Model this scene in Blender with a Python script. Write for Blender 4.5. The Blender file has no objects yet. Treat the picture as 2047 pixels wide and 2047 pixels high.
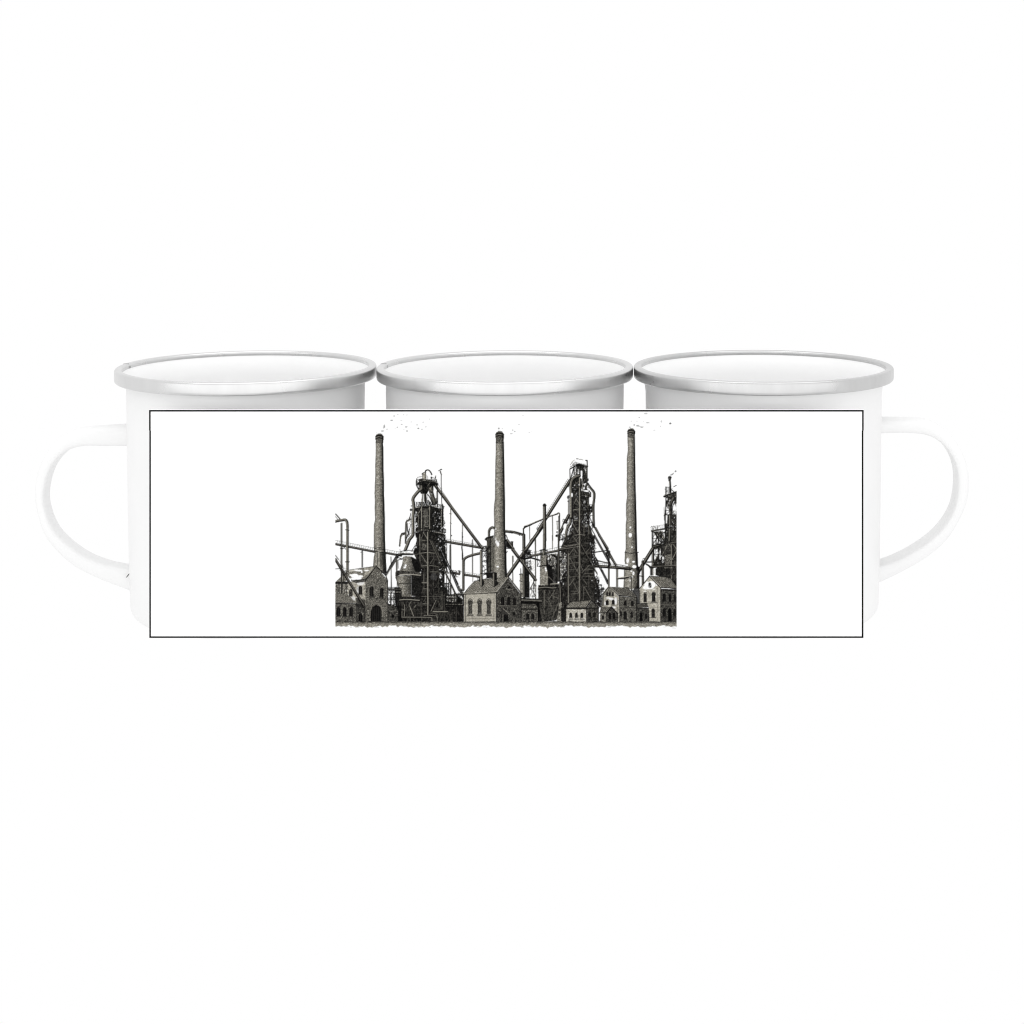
import bpy, bmesh, math
import numpy as np
from mathutils import Vector

# ---------------------------------------------------------------- camera
SC = bpy.context.scene
F_PX = 3809.0            # focal length in photograph pixels (2047 wide)
D0 = 0.62                # camera to the row of mugs, metres
K = F_PX/D0              # photograph pixels per metre on the mugs' plane
AXX, AXY = 1230.0, 246.0 # where the optical axis meets the photograph
def wx(px, dist=D0): return (px-AXX)*dist/F_PX
def wz(py, dist=D0): return (AXY-py)*dist/F_PX
cam_d = bpy.data.cameras.new('camera'); cam = bpy.data.objects.new('camera', cam_d)
SC.collection.objects.link(cam); SC.camera = cam
cam.location = (0, -D0, 0); cam.rotation_euler = (math.radians(90), 0, 0)
cam_d.sensor_width = 36; cam_d.lens = F_PX/2047*36
cam_d.shift_x = (1023.5-AXX)/2047; cam_d.shift_y = -(1023.5-AXY)/2047
cam_d.clip_start = .01; cam_d.clip_end = 50
SC.render.resolution_x = SC.render.resolution_y = 1024

# ---------------------------------------------------------------- studio: a white surround and one big softbox behind the camera
w = bpy.data.worlds.new('World'); SC.world = w; w.use_nodes = True
bg = w.node_tree.nodes['Background']; bg.inputs[0].default_value = (1, 1, 1, 1); bg.inputs[1].default_value = 1.0
def softbox(name, loc, rot, sx, sy, power):
    l = bpy.data.lights.new(name, 'AREA'); l.shape = 'RECTANGLE'; l.size = sx; l.size_y = sy; l.energy = power
    o = bpy.data.objects.new(name, l); o.location = loc; o.rotation_euler = rot; SC.collection.objects.link(o)
softbox('front_softbox', (0, -1.0, .0), (math.radians(90), 0, 0), 3.6, .9, 4.8)
softbox('top_fill', (0, -.05, .55), (0, 0, 0), .9, .5, 1.3)  # unseen overhead fill, added to brighten the insides of the mugs
SC.cycles.filter_width = 1.1
SC.view_settings.view_transform = 'Standard'; SC.view_settings.look = 'None'
SC.view_settings.exposure = 0; SC.view_settings.gamma = 1; SC.view_settings.use_curve_mapping = False
SC.render.film_transparent = False

# ---------------------------------------------------------------- helpers
def tag(o, label, cat, group=None):
    o['label'] = label; o['category'] = cat
    if group: o['group'] = group
def thing(name, loc, label, cat, group=None):
    o = bpy.data.objects.new(name, None); o.location = loc; o.empty_display_size = .02
    SC.collection.objects.link(o); tag(o, label, cat, group); return o
def mesh(name, verts, faces, mat, parent=None, smooth=True):
    me = bpy.data.meshes.new(name); me.from_pydata([tuple(v) for v in verts], [], faces)
    me.materials.append(mat)
    if smooth: me.polygons.foreach_set('use_smooth', [True]*len(me.polygons))
    me.update()
    o = bpy.data.objects.new(name, me); SC.collection.objects.link(o); o.parent = parent
    return o
def principled(name, color, rough, metal=0.0, coat=0.0):
    m = bpy.data.materials.new(name); m.use_nodes = True
    b = m.node_tree.nodes['Principled BSDF']
    b.inputs['Base Color'].default_value = (*color, 1); b.inputs['Roughness'].default_value = rough
    b.inputs['Metallic'].default_value = metal; b.inputs['Coat Weight'].default_value = coat
    return m, m.node_tree, b
def noise(nt, scale, detail=4, stretch=(1, 1, 1)):
    tc = nt.nodes.new('ShaderNodeTexCoord'); mp = nt.nodes.new('ShaderNodeMapping')
    mp.inputs['Scale'].default_value = stretch
    n = nt.nodes.new('ShaderNodeTexNoise'); n.inputs['Scale'].default_value = scale; n.inputs['Detail'].default_value = detail
    nt.links.new(tc.outputs['Object'], mp.inputs[0]); nt.links.new(mp.outputs[0], n.inputs['Vector'])
    return n
def bump(nt, b, src, strength, dist=.0005):
    u = nt.nodes.new('ShaderNodeBump'); u.inputs['Strength'].default_value = strength; u.inputs['Distance'].default_value = dist
    nt.links.new(src, u.inputs['Height']); nt.links.new(u.outputs[0], b.inputs['Normal'])
def ramp(nt, src, lo, hi, a=.3, c=.7):
    r = nt.nodes.new('ShaderNodeValToRGB')
    r.color_ramp.elements[0].position = a; r.color_ramp.elements[0].color = (*lo, 1)
    r.color_ramp.elements[1].position = c; r.color_ramp.elements[1].color = (*hi, 1)
    nt.links.new(src, r.inputs[0]); return r

ENA = .848
m_enamel, nt, b = principled('white enamel', (ENA,)*3, .42)
b.inputs['Specular IOR Level'].default_value = .35
n = noise(nt, 60, 3); r = ramp(nt, n.outputs[0], (ENA-.008,)*3, (ENA+.008,)*3); nt.links.new(r.outputs[0], b.inputs['Base Color'])
n2 = noise(nt, 35, 2); bump(nt, b, n2.outputs[0], .05)
m_inner_lit, nt, b = principled('white enamel brightened inside', (.93,)*3, .7)  # same enamel; extra light for the shaded inside is put into its colour
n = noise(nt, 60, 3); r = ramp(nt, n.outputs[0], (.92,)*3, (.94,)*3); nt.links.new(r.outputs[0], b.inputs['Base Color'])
def steel(name, v):
    m, nt, b = principled(name, (v,)*3, .30, 1.0)
    n = noise(nt, 400, 5, (1, 1, .35)); r = ramp(nt, n.outputs[0], (v-.015,)*3, (v+.015,)*3); nt.links.new(r.outputs[0], b.inputs['Base Color'])
    n2 = noise(nt, 90, 3); r2 = ramp(nt, n2.outputs[0], (.24,)*3, (.38,)*3); nt.links.new(r2.outputs[0], b.inputs['Roughness'])
    bump(nt, b, n.outputs[0], .02, .0001)
    return m
m_rim = steel('brushed steel rim', .68); m_rim2 = steel('duller steel rim', .59)
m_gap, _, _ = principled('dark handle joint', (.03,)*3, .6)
m_card, nt, b = principled('white card', (.96,)*3, .7); b.inputs['Specular IOR Level'].default_value = .2
n = noise(nt, 800, 4); bump(nt, b, n.outputs[0], .04, .0001)
m_line, _, b = principled('black printed line', (.004,)*3, .7); b.inputs['Specular IOR Level'].default_value = .05
m_ink, nt, b = principled('printing ink', (.5,)*3, .8); b.inputs['Specular IOR Level'].default_value = .0
vc = nt.nodes.new('ShaderNodeVertexColor'); vc.layer_name = 'ink'; nt.links.new(vc.outputs['Color'], b.inputs['Base Color'])

# ---------------------------------------------------------------- enamel mug
def lathe(prof, n=192, wob=0.0):
    vs, fs = [], []
    for r_, z in prof:
        for i in range(n):
            a = 2*math.pi*i/n; q = r_*(1+wob*math.sin(2*a+.7))
            vs.append((q*math.cos(a), q*math.sin(a), z))
    for j in range(len(prof)-1):
        for i in range(n):
            k = (i+1) % n
            fs.append((j*n+i, j*n+k, (j+1)*n+k, (j+1)*n+i))
    if prof[0][0] < 1e-6 or True: pass
    return vs, fs
def arc(cx, cz, r_, a0, a1, n):
    return [(cx+r_*math.cos(math.radians(a0+(a1-a0)*i/n)), cz+r_*math.sin(math.radians(a0+(a1-a0)*i/n))) for i in range(n+1)]
def cr(pts, n=10):
    out = []; P = [pts[0]]+list(pts)+[pts[-1]]
    for i in range(1, len(P)-2):
        for k in range(n):
            t = k/n; a, b_, c, d = P[i-1:i+3]
            out.append(tuple(.5*(2*b_[j]+(c[j]-a[j])*t+(2*a[j]-5*b_[j]+4*c[j]-d[j])*t*t+(3*b_[j]-a[j]-3*c[j]+d[j])*t**3) for j in range(len(pts[0]))))
    return out+[tuple(pts[-1])]

def make_mug(px, ytop, rpx, ybase, rwall, rfoot, flare, rim_mat, label, handle=None, hdir=0.0, seam=None):
    """px, ytop: centre of the rim in the photograph; radii in photograph pixels on the mug's plane"""
    zr = wz(ytop); R = rpx/K; zb = wz(ybase)
    x0 = wx(px)
    t = thing('enamel_mug', (x0, 0, zb), label, 'mug', 'white enamel mugs standing in a row')
    top = zr-zb; W = rwall/K; Fo = rfoot/K; th = .0006; cz = 9/K
    # outer wall, rounded foot, then the inside up again
    foot = 28/K
    Ri = R-15.5/K
    out = [(.0001, .0006), (Fo-foot*1.6, .0006), (Fo-foot*1.3, 0), (Fo-foot, 0)]
    out += arc(Fo-foot, foot, foot, -88, -4, 8)
    out += [(Fo+(W-Fo)*.35, top*.25), (Fo+(W-Fo)*.7, top*.55), (W, top-52/K), (W+flare*.35, top-36/K), (W+flare, top-27/K), (W+flare+4/K, top-23.5/K), (R-9/K, top-20/K), (R-8/K, top-7/K)]
    inn = [(Ri+1.5/K, top-6/K), (Ri+.5/K, top-10/K), (Ri-.5/K, top-13/K), (W-2/K, top-28/K), (W-2.5/K, top-48/K), (W-th, top-90/K), (Fo-th, foot+.001)]+arc(Fo-foot-th*.2, foot+th, foot-th*.8, 0, -88, 8)+[(.0001, th+.0006)]
    vs, fs = lathe(out+inn); bd = mesh('body', vs, fs, m_enamel, t)
    bd.data.materials.append(m_inner_lit)
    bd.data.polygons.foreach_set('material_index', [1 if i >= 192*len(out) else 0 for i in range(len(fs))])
    # rolled steel band: flat outside, rolled over the lip
    Ri = R-15.5/K; z1 = top-24.5/K
    rc = 5.0/K
    band = [(R-6/K, z1-1.2/K), (R-2.5/K, z1-.6/K), (R-.6/K, z1+1.5/K), (R, z1+5/K)]+arc(R-rc, top-rc, rc, 0, 90, 7)+arc(Ri+rc*.9, top-rc*.9, rc*.9, 90, 180, 6)+[(Ri+.3/K, top-9/K), (Ri+2.5/K, top-12/K), (R-4/K, top-14/K), (R-6/K, z1-1.2/K)]
    vs, fs = lathe(band, 256, .0006); mesh('rim', vs, fs, rim_mat, t)
    if seam is not None:          # the little step where the band's two ends meet
        vs, fs = [], []
        loop = [(R+.6/K, z1+4/K), (R+.6/K, top-rc), (R-rc*.6, top+.5/K), (Ri+rc*.6, top+.5/K), (Ri-.8/K, top-rc), (Ri-.4/K, top-9/K)]
        for (r_, z) in loop:
            for s in (-1, 1):
                a = seam+s*.008; vs.append((r_*math.cos(a), r_*math.sin(a), z))
        for j in range(len(loop)-1): fs.append((2*j, 2*j+1, 2*j+3, 2*j+2))
        mesh('rim_seam', vs, fs, m_seam, t, False)
    if handle:
        cen, thick, width, cup = handle
        P = cr([(p[0], p[1], q) for p, q in zip(cen, thick)], 10)
        vs, fs = [], []; NS = 28
        for i, (hx, hz, tk) in enumerate(P):
            a = P[max(i-1, 0)]; c = P[min(i+1, len(P)-1)]
            tx, tz = c[0]-a[0], c[1]-a[1]; L = math.hypot(tx, tz); nx, nz = -tz/L, tx/L      # normal, turned outward
            if nx*(hx-hcx(P))+nz*(hz-hcz(P)) < 0: nx, nz = -nx, -nz
            for s in range(NS):
                u = 2*math.pi*s/NS; cu, su = math.cos(u), math.sin(u)
                e = .62
                off = math.copysign(abs(su)**e, su)*tk/2; y = math.copysign(abs(cu)**e, cu)*width/2
                if su < 0: off += cup*tk*(1-(2*y/width)**2)          # hollow on the inner face: a folded strap
                vs.append((hx+nx*off, y, hz+nz*off))
        for i in range(len(P)-1):
            for s in range(NS):
                k = (s+1) % NS; fs.append((i*NS+s, i*NS+k, (i+1)*NS+k, (i+1)*NS+s))
        fs.append(tuple(range(NS))); fs.append(tuple(range((len(P)-1)*NS, len(P)*NS)))
        h = mesh('handle', vs, fs, m_enamel, t)
        h.rotation_euler = (0, 0, hdir)
    return t
def hcx(P): return sum(p[0] for p in P)/len(P)*.45
def hcz(P): return sum(p[1] for p in P)/len(P)
m_seam, _, _ = principled('seam line', (.34,)*3, .5, .6)

def hpath(px0, zb, outer, inner):
    """centre line and thickness of a handle from its outer and inner outlines (photograph pixels)"""
    cen, th = [], []
    for (a, b_), (c, d) in zip(outer, inner):
        cen.append((wx((a+c)/2)-wx(px0), wz((b_+d)/2)-zb)); th.append(math.hypot(a-c, b_-d)/K)
    return cen, th

YB = 1223.0
zb = wz(YB)
o_ = [(275,847),(215,850),(165,855),(122,874),(90,915),(75,965),(78,1015),(100,1075),(150,1126),(205,1154),(262,1176),(285,1186)]
i_ = [(275,893),(215,893),(168,893),(138,903),(113,930),(99,970),(99,1012),(118,1056),(163,1096),(207,1117),(262,1128),(285,1132)]
cen, th = hpath(493.5, zb, o_, i_)
lm = make_mug(493.5, 730.5, 257.0, YB, 234, 226, 0/K, m_rim, 'white enamel mug at the left end of the row, its handle pointing left', (cen, th, .0085, .10), 0, math.radians(174))
# middle mug, handle turned away from the viewer
o2 = [(1009.5+(493.5-a), b_) for a, b_ in o_]; i2 = [(1009.5+(493.5-a), b_) for a, b_ in i_]
cen, th = hpath(1009.5, zb, o2, i2)
make_mug(1010.0, 730.0, 255.5, YB, 237, 228, 0/K, m_rim, 'white enamel mug in the middle of the row, with no handle showing', (cen, th, .0125, .30), math.radians(84), math.radians(174))
# right mug, handle to the right
o3 = [(1745,836),(1800,836),(1850,839),(1885,858),(1915,893),(1931,935),(1932,985),(1917,1030),(1890,1074),(1850,1110),(1800,1139),(1765,1155),(1745,1164)]
i3 = [(1745,870),(1800,868),(1843,872),(1872,886),(1893,912),(1903,945),(1902,984),(1893,1020),(1866,1057),(1830,1085),(1792,1106),(1765,1116),(1745,1120)]
cen, th = hpath(1525.0, zb, o3, i3)
make_mug(1525.5, 729.5, 258.5, YB-1, 235, 229, 6/K, m_rim2, 'white enamel mug at the right end of the row, its handle pointing right', (cen, th, .0110, .30), 0)

# dark slot where the left handle is folded against the wall
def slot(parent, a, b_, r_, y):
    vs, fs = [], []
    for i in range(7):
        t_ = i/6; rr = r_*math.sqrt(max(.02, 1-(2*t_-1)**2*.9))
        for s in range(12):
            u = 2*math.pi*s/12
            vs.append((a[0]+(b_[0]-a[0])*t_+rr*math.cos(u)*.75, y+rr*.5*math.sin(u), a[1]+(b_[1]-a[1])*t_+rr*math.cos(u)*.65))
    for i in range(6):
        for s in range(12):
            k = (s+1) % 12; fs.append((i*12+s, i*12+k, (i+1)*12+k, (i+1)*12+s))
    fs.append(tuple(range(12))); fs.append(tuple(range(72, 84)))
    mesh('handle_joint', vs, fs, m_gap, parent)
q = lambda px, py: (wx(px)-wx(493.5), wz(py)-zb)
slot(lm, q(262, 1146), q(269, 1136), 4.8/K, -.0056)

# ---------------------------------------------------------------- printed card in front of the mugs
DC = D0-.0440                         # distance of the card from the camera
YC = DC-D0
def cxy(px, py): return (wx(px, DC), wz(py, DC))
card = thing('printed_card', (wx(1013, DC), YC, wz(1274, DC)), 'wide white card with thin black outline and engraved steelworks picture in front of the mugs', 'card')
bx_, bz_ = wx(1013, DC), wz(1274, DC)
def slab(name, x0, y0, x1, y1, yf, yb_, mat, parent):
    (a, c), (b_, d) = cxy(x0, y0), cxy(x1, y1)
    a -= bx_; b_ -= bx_; c -= bz_; d -= bz_
    vs = [(a, yf, c), (b_, yf, c), (b_, yf, d), (a, yf, d), (a, yb_, c), (b_, yb_, c), (b_, yb_, d), (a, yb_, d)]
    fs = [(0, 3, 2, 1), (4, 5, 6, 7), (0, 1, 5, 4), (1, 2, 6, 5), (2, 3, 7, 6), (3, 0, 4, 7)]
    return mesh(name, vs, fs, mat, parent, False)
slab('board', 298.0, 819.3, 1726.6, 1275.2, 0, .0012, m_card, card)
# the printed outline, one closed frame of four mitred strips with the small kink near its upper corners
def frame():
    O = [(298.2,819.5),(1726.4,819.5),(1726.4,860),(1725.8,861),(1725.8,1275.0),(298.7,1275.0),(298.7,861),(298.2,860)]
    I_ = [(301.2,822.6),(1723.4,822.6),(1723.4,860.5),(1722.8,861.5),(1722.8,1272.0),(301.7,1272.0),(301.7,861.5),(301.2,860.5)]
    vs, fs = [], []
    for p in O+I_:
        x, z = cxy(*p); vs.append((x-bx_, -.00012, z-bz_))
    for i in range(8):
        j = (i+1) % 8; fs.append((i, 8+i, 8+j, j))
    mesh('outline', vs, fs, m_line, card, False)
frame()
# ---------------------------------------------------------------- the engraving on the card
# a small numpy pen: every shape of the steelworks drawing is laid down in print units
AX0, AY0, AX1, AY1 = 668.0, 822.0, 1354.0, 1262.0
SS = 2
PW, PH = int((AX1-AX0)*SS), int((AY1-AY0)*SS)
ink = np.ones((PH, PW, 3), dtype=np.float32)
rs = np.random.RandomState(11)
YY, XX = np.mgrid[0:PH, 0:PW].astype(np.float32)
XX = AX0+(XX+.5)/SS; YY = AY0+(YY+.5)/SS
def blur(a):
    return (a+np.roll(a,1,0)+np.roll(a,-1,0)+np.roll(a,1,1)+np.roll(a,-1,1))/5
N1 = rs.normal(0, 1, (PH, PW)).astype(np.float32)
N2 = blur(blur(N1)); N2 /= N2.std()
N3 = N1.copy()
for _ in range(14): N3 = blur(N3)
N3 /= N3.std()
NH = N1.copy()
for _ in range(3): NH = (NH+np.roll(NH,1,1)+np.roll(NH,-1,1))/3
NH /= NH.std()

class View:
    def __init__(s, x, y, k): s.x, s.y, s.k = x, y, k
    def __call__(s, *a): return [(s.x+a[i]/s.k, s.y+a[i+1]/s.k) for i in range(0, len(a), 2)]
A = View(660,815,8.78); B = View(660,1020,7.73); C = View(780,920,11.3625); D = View(780,1080,10.169)
E = View(900,830,8.4); F = View(900,1050,8.78); G = View(1080,900,10.73); H = View(1040,1070,9.66)
I = View(1200,820,8.782); J = View(1200,1020,7.73)

def warm(t):                      # the print's warm grey, fading to paper white
    t = np.asarray(t, dtype=np.float32); k = np.clip((.97-t)/.15, 0, 1)*np.clip(.35+t*1.8, 0, 1)
    return np.stack([t, t*(1-.028*k), t*(1-.10*k)], -1)
col = warm
BLK, DRK, MID, LGT, PALE = .06, .16, .42, .64, .80
def win(x0, y0, x1, y1):
    i0 = max(0, int((x0-AX0)*SS)-1); i1 = min(PW, int((x1-AX0)*SS)+3)
    j0 = max(0, int((y0-AY0)*SS)-1); j1 = min(PH, int((y1-AY0)*SS)+3)
    return (slice(j0, j1), slice(i0, i1)) if i1 > i0 and j1 > j0 else None
def lay(w, al, c):
    al = al[..., None]
    if np.ndim(c) == 2: c = warm(c)
    ink[w] = ink[w]*(1-al)+c*al
def seg(p, q, wd, t, a=1.0):
    r = wd/2+.6
    w = win(min(p[0],q[0])-r, min(p[1],q[1])-r, max(p[0],q[0])+r, max(p[1],q[1])+r)
    if w is None: return
    x, y = XX[w], YY[w]; dx, dy = q[0]-p[0], q[1]-p[1]; L = dx*dx+dy*dy+1e-9
    u = np.clip(((x-p[0])*dx+(y-p[1])*dy)/L, 0, 1)
    d = np.hypot(x-p[0]-u*dx, y-p[1]-u*dy)
    lay(w, np.clip((wd/2-d)*SS+.5, 0, 1)*a, col(t))
def pen(pts, wd, t, a=1.0):
    for p, q in zip(pts[:-1], pts[1:]): seg(p, q, wd, t, a)
def mask(pts):
    xs = [p[0] for p in pts]; ys = [p[1] for p in pts]
    w = win(min(xs), min(ys), max(xs), max(ys))
    if w is None: return None, None
    x, y = XX[w], YY[w]; m = np.zeros(x.shape, bool)
    for (x0, y0), (x1, y1) in zip(pts, pts[1:]+pts[:1]):
        if y0 == y1: continue
        c = ((y0 > y) != (y1 > y)) & (x < (x1-x0)*(y-y0)/(y1-y0)+x0)
        m ^= c
    return w, m.astype(np.float32)
def fill(pts, t, n=.10, a=1.0):
    w, m = mask(pts)
    if w is None: return
    lay(w, m*a, np.clip(t*(1+n*.6*N1[w]+n*.4*N2[w]), .02, 1))
def courses(pts, t, pitch=2.3, slope=0.0, depth=.5, n=.20, edge=0.0):
    w, m = mask(pts)
    if w is None: return
    x, y = XX[w], YY[w]
    ph = (y-slope*x)/pitch+.05*N3[w]
    row = np.floor(ph)
    line = np.clip(1.25-np.abs((ph % 1)-.5)*4.2+.5, 0, 1)
    bx = (x+row*2.7)/(pitch*1.9)
    vert = ((bx % 1) < .16).astype(np.float32)*.5
    v = t*1.16*(1-depth*np.clip(1-line+vert, 0, 1))*(1+n*.8*N1[w]+n*.5*N2[w])
    lay(w, m, np.clip(v, .03, .97))
def hatch(pts, t, ang, pitch=1.6, depth=.55, n=.2):
    w, m = mask(pts)
    if w is None: return
    c, s = math.cos(ang), math.sin(ang)
    pitch = max(pitch*1.5, 2.6); depth = max(depth, .5); t = t*1.1
    ph = (-XX[w]*s+YY[w]*c)/pitch+.04*N3[w]
    v = t*(1-depth*(.5+.5*np.cos(ph*6.283)))*(1+n*.8*N1[w]+n*.4*N2[w])
    lay(w, m, np.clip(v, .03, .97))
def blob(p, rx, ry, t=1.0, a=1.0):
    w = win(p[0]-rx-1, p[1]-ry-1, p[0]+rx+1, p[1]+ry+1)
    if w is None: return
    d = np.hypot((XX[w]-p[0])/rx, (YY[w]-p[1])/ry)+.06*N3[w]
    al = np.clip((1-d)*min(rx, ry)*1.4+.3, 0, 1)*a
    ink[w] = ink[w]*(1-al[..., None])+np.array([t, t, t], dtype=np.float32)*al[..., None]
def gap(p, rx, ry, t=.96):
    """a chink of sky between bars: small, uneven, crossed by a bar or two"""
    blob(p, rx*.85, ry*.85, t)
    for _ in range(2 if rx*ry > 3 else 1):
        d = math.radians(rs.choice([90, 62, -62, 0])); x = p[0]+rs.uniform(-.6, .6)*rx; y = p[1]+rs.uniform(-.6, .6)*ry; L = rx+ry
        seg((x-L*math.cos(d), y-L*math.sin(d)), (x+L*math.cos(d), y+L*math.sin(d)), rs.uniform(.5, 1.1), .09)
def chinks(v, x0, y0, x1, y1, n):
    for _ in range(n):
        p = v(rs.uniform(x0, x1), rs.uniform(y0, y1))[0]
        gap(p, rs.uniform(.8, 1.9), rs.uniform(1.0, 2.8))
def mess(pts, n, t0=.12, t1=.75, ln=(2, 7), wd=(.3, .7), a=.6, dirs=(0, 90, 62, -62)):
    xs = [p[0] for p in pts]; ys = [p[1] for p in pts]
    w, m = mask(pts)
    if w is None: return
    ox, oy = XX[w][0, 0], YY[w][0, 0]
    k = 0; tries = 0
    while k < n and tries < n*8:
        tries += 1
        x = rs.uniform(min(xs), max(xs)); y = rs.uniform(min(ys), max(ys))
        j = int((y-oy)*SS); i = int((x-ox)*SS)
        if j < 0 or i < 0 or j >= m.shape[0] or i >= m.shape[1] or not m[j, i]: continue
        d = math.radians(dirs[rs.randint(len(dirs))]+rs.normal(0, 4)); L = rs.uniform(*ln)/2
        seg((x-L*math.cos(d), y-L*math.sin(d)), (x+L*math.cos(d), y+L*math.sin(d)), rs.uniform(*wd), rs.uniform(t0, t1), a*rs.uniform(.5, 1))
        k += 1
def dark(pts, n, t=.06, **k):
    fill(pts, t, .5); mess(pts, n, t0=.3, t1=.8, a=.45, ln=(1.5, 6), wd=(.4, .8), dirs=(90, 90, 0, 62, -62)); mess(pts, n, **k); mess(pts, int(n*.5), t0=.02, t1=.08, a=.9)
def scaf(v, x0, y0, x1, y1, nx, ny, t=.08, wd=.9, x2=None, x3=None, a=.95):
    """braced bays: posts, decks and single or crossed diagonals, slightly uneven; x2, x3 = the foot's ends"""
    x2 = x0 if x2 is None else x2; x3 = x1 if x3 is None else x3
    def pt(i, j):
        f = j/ny; l = x0+(x2-x0)*f; r = x1+(x3-x1)*f
        return v(l+(r-l)*i/nx, y0+(y1-y0)*f)[0]
    g = lambda: rs.uniform(-.4, .4)
    for i in range(nx+1): seg(pt(i, 0), pt(i, ny), wd*1.1, t, a)
    for j in range(ny+1): seg((pt(0, j)[0], pt(0, j)[1]+g()), (pt(nx, j)[0], pt(nx, j)[1]+g()), wd, t, a)
    for j in range(ny):
        for i in range(nx):
            k = rs.rand()
            if k < .7: seg(pt(i, j), pt(i+1, j+1), wd*.8, t, a*.9)
            if k > .3: seg(pt(i+1, j), pt(i, j+1), wd*.8, t, a*.9)
def pipe(pts, wd, t=.55, side=1):
    """a round pipe: black outline, lit body, its dark side to the right / underneath"""
    pen(pts, wd+.7, .08)
    for p, q in zip(pts[:-1], pts[1:]):
        dx, dy = q[0]-p[0], q[1]-p[1]; L = math.hypot(dx, dy)+1e-9
        nx, ny = -dy/L, dx/L
        if nx > 0 or (abs(nx) < .25 and ny > 0): nx, ny = -nx, -ny
        o = wd*.16*side
        seg((p[0]+nx*o, p[1]+ny*o), (q[0]+nx*o, q[1]+ny*o), wd*.62, t*.66)
        o = wd*.26*side
        seg((p[0]+nx*o, p[1]+ny*o), (q[0]+nx*o, q[1]+ny*o), wd*.30, min(.85, t*1.1))
        k = int(L*1.3)
        for _ in range(k):
            u = rs.rand(); v = rs.uniform(-.45, .45)*wd
            c = (p[0]+dx*u+nx*v, p[1]+dy*u+ny*v)
            seg(c, (c[0]+nx*rs.uniform(.3, 1.2), c[1]+ny*rs.uniform(.3, 1.2)), .4, rs.uniform(.1, .5), .55)
def smooth(pts, n=6):
    out = []
    P = [pts[0]]+list(pts)+[pts[-1]]
    for i in range(1, len(P)-2):
        for k in range(n):
            t = k/n; p0, p1, p2, p3 = P[i-1:i+3]
            out.append(tuple(.5*(2*p1[j]+(p2[j]-p0[j])*t+(2*p0[j]-5*p1[j]+4*p2[j]-p3[j])*t*t+(3*p1[j]-p0[j]-3*p2[j]+p3[j])*t**3) for j in (0, 1)))
    return out+[pts[-1]]
def girder(p, q, wd, step=2.2, t=.10, lit=.56, rail=0.0):
    """inclined conveyor or walkway: two chords, light web, ticks, an optional rail"""
    wd *= 1.15
    dx, dy = q[0]-p[0], q[1]-p[1]; L = math.hypot(dx, dy); nx, ny = -dy/L, dx/L
    if ny > 0: nx, ny = -nx, -ny
    h = wd/2
    o = lambda a, b: ((p[0]+nx*a, p[1]+ny*a), (q[0]+nx*b, q[1]+ny*b))
    seg(*o(0, 0), wd, .24)
    seg(*o(h*.2, h*.2), wd*.30, lit); seg(*o(h, h), .7, t)
    seg(*o(-h*.75, -h*.75), wd*.5, t*.7)
    n = int(L/step)
    for i in range(n+1):
        u = (i+rs.uniform(-.2, .2))/max(n, 1); c = (p[0]+dx*u, p[1]+dy*u)
        seg((c[0]-nx*h, c[1]-ny*h), (c[0]+nx*h, c[1]+ny*h), .45, .12, .6)
    if rail:
        seg(*o(h+rail, h+rail), .5, .25, .8)
        for i in range(int(L/4.5)+1):
            u = i*4.5/L; c = (p[0]+dx*u, p[1]+dy*u)
            seg((c[0]+nx*h, c[1]+ny*h), (c[0]+nx*(h+rail), c[1]+ny*(h+rail)), .5, .2, .8)
def ladder(p, q, wd, t=.08):
    """dark braced strut with pale holes, like a lattice leg"""
    seg(p, q, wd, t)
    dx, dy = q[0]-p[0], q[1]-p[1]; L = math.hypot(dx, dy); n = int(L/2.0)
    for i in range(n):
        u = (i+.5)/n; blob((p[0]+dx*u+rs.uniform(-.3, .3), p[1]+dy*u), wd*.16, wd*.22, .85, .9)
def stack(lp, rp, t=.66, pitch=2.45, capped=None, bow=.7):
    """brick chimney between a left and a right edge line, courses bowed, dark right side"""
    ly = [p[1] for p in lp]; lx = [p[0] for p in lp]; ry = [p[1] for p in rp]; rx = [p[0] for p in rp]
    w = win(min(lx)-1, min(ly), max(rx)+1, max(ly))
    x, y = XX[w], YY[w]
    L = np.interp(y, ly, lx); R = np.interp(y, ry, rx)+.06*N3[w]; L = L+.12*N3[w]
    u = (x-L)/(R-L); al = np.clip(np.minimum(x-L, R-x)*SS+.5, 0, 1)
    s = .92+.16*np.sin(np.clip(u, 0, 1)*2.6)-.46*np.clip((u-.34)/.46, 0, 1)-.62*np.clip((u-.82)/.13, 0, 1)-.34*np.clip((.10-u)/.1, 0, 1)
    ph = (y+bow*2.2*(u-.45)**2*4-bow)/pitch+.05*N3[w]
    g = .5+.5*np.cos(ph*6.283)
    bx = (u*6+np.floor(ph)*.37) % 1
    v = t*1.14*s*(1-.55*g**1.5)*(1+.13*N1[w]+.06*N2[w])*(1-.18*(bx < .15))
    lay(w, al, np.clip(v, .04, .95))
    pen(lp, .5, .25, .7); pen(rp, .9, .05, .9)
def flank(pts, x0, x1, k=.55):
    w, m = mask(pts)
    if w is None: return
    u = np.clip((XX[w]-x0)/(x1-x0), 0, 1)
    lay(w, m*k*np.clip(1.25*(u-.35)/.65, 0, 1)+m*.25*np.clip(1-u*7, 0, 1), .05)
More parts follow.
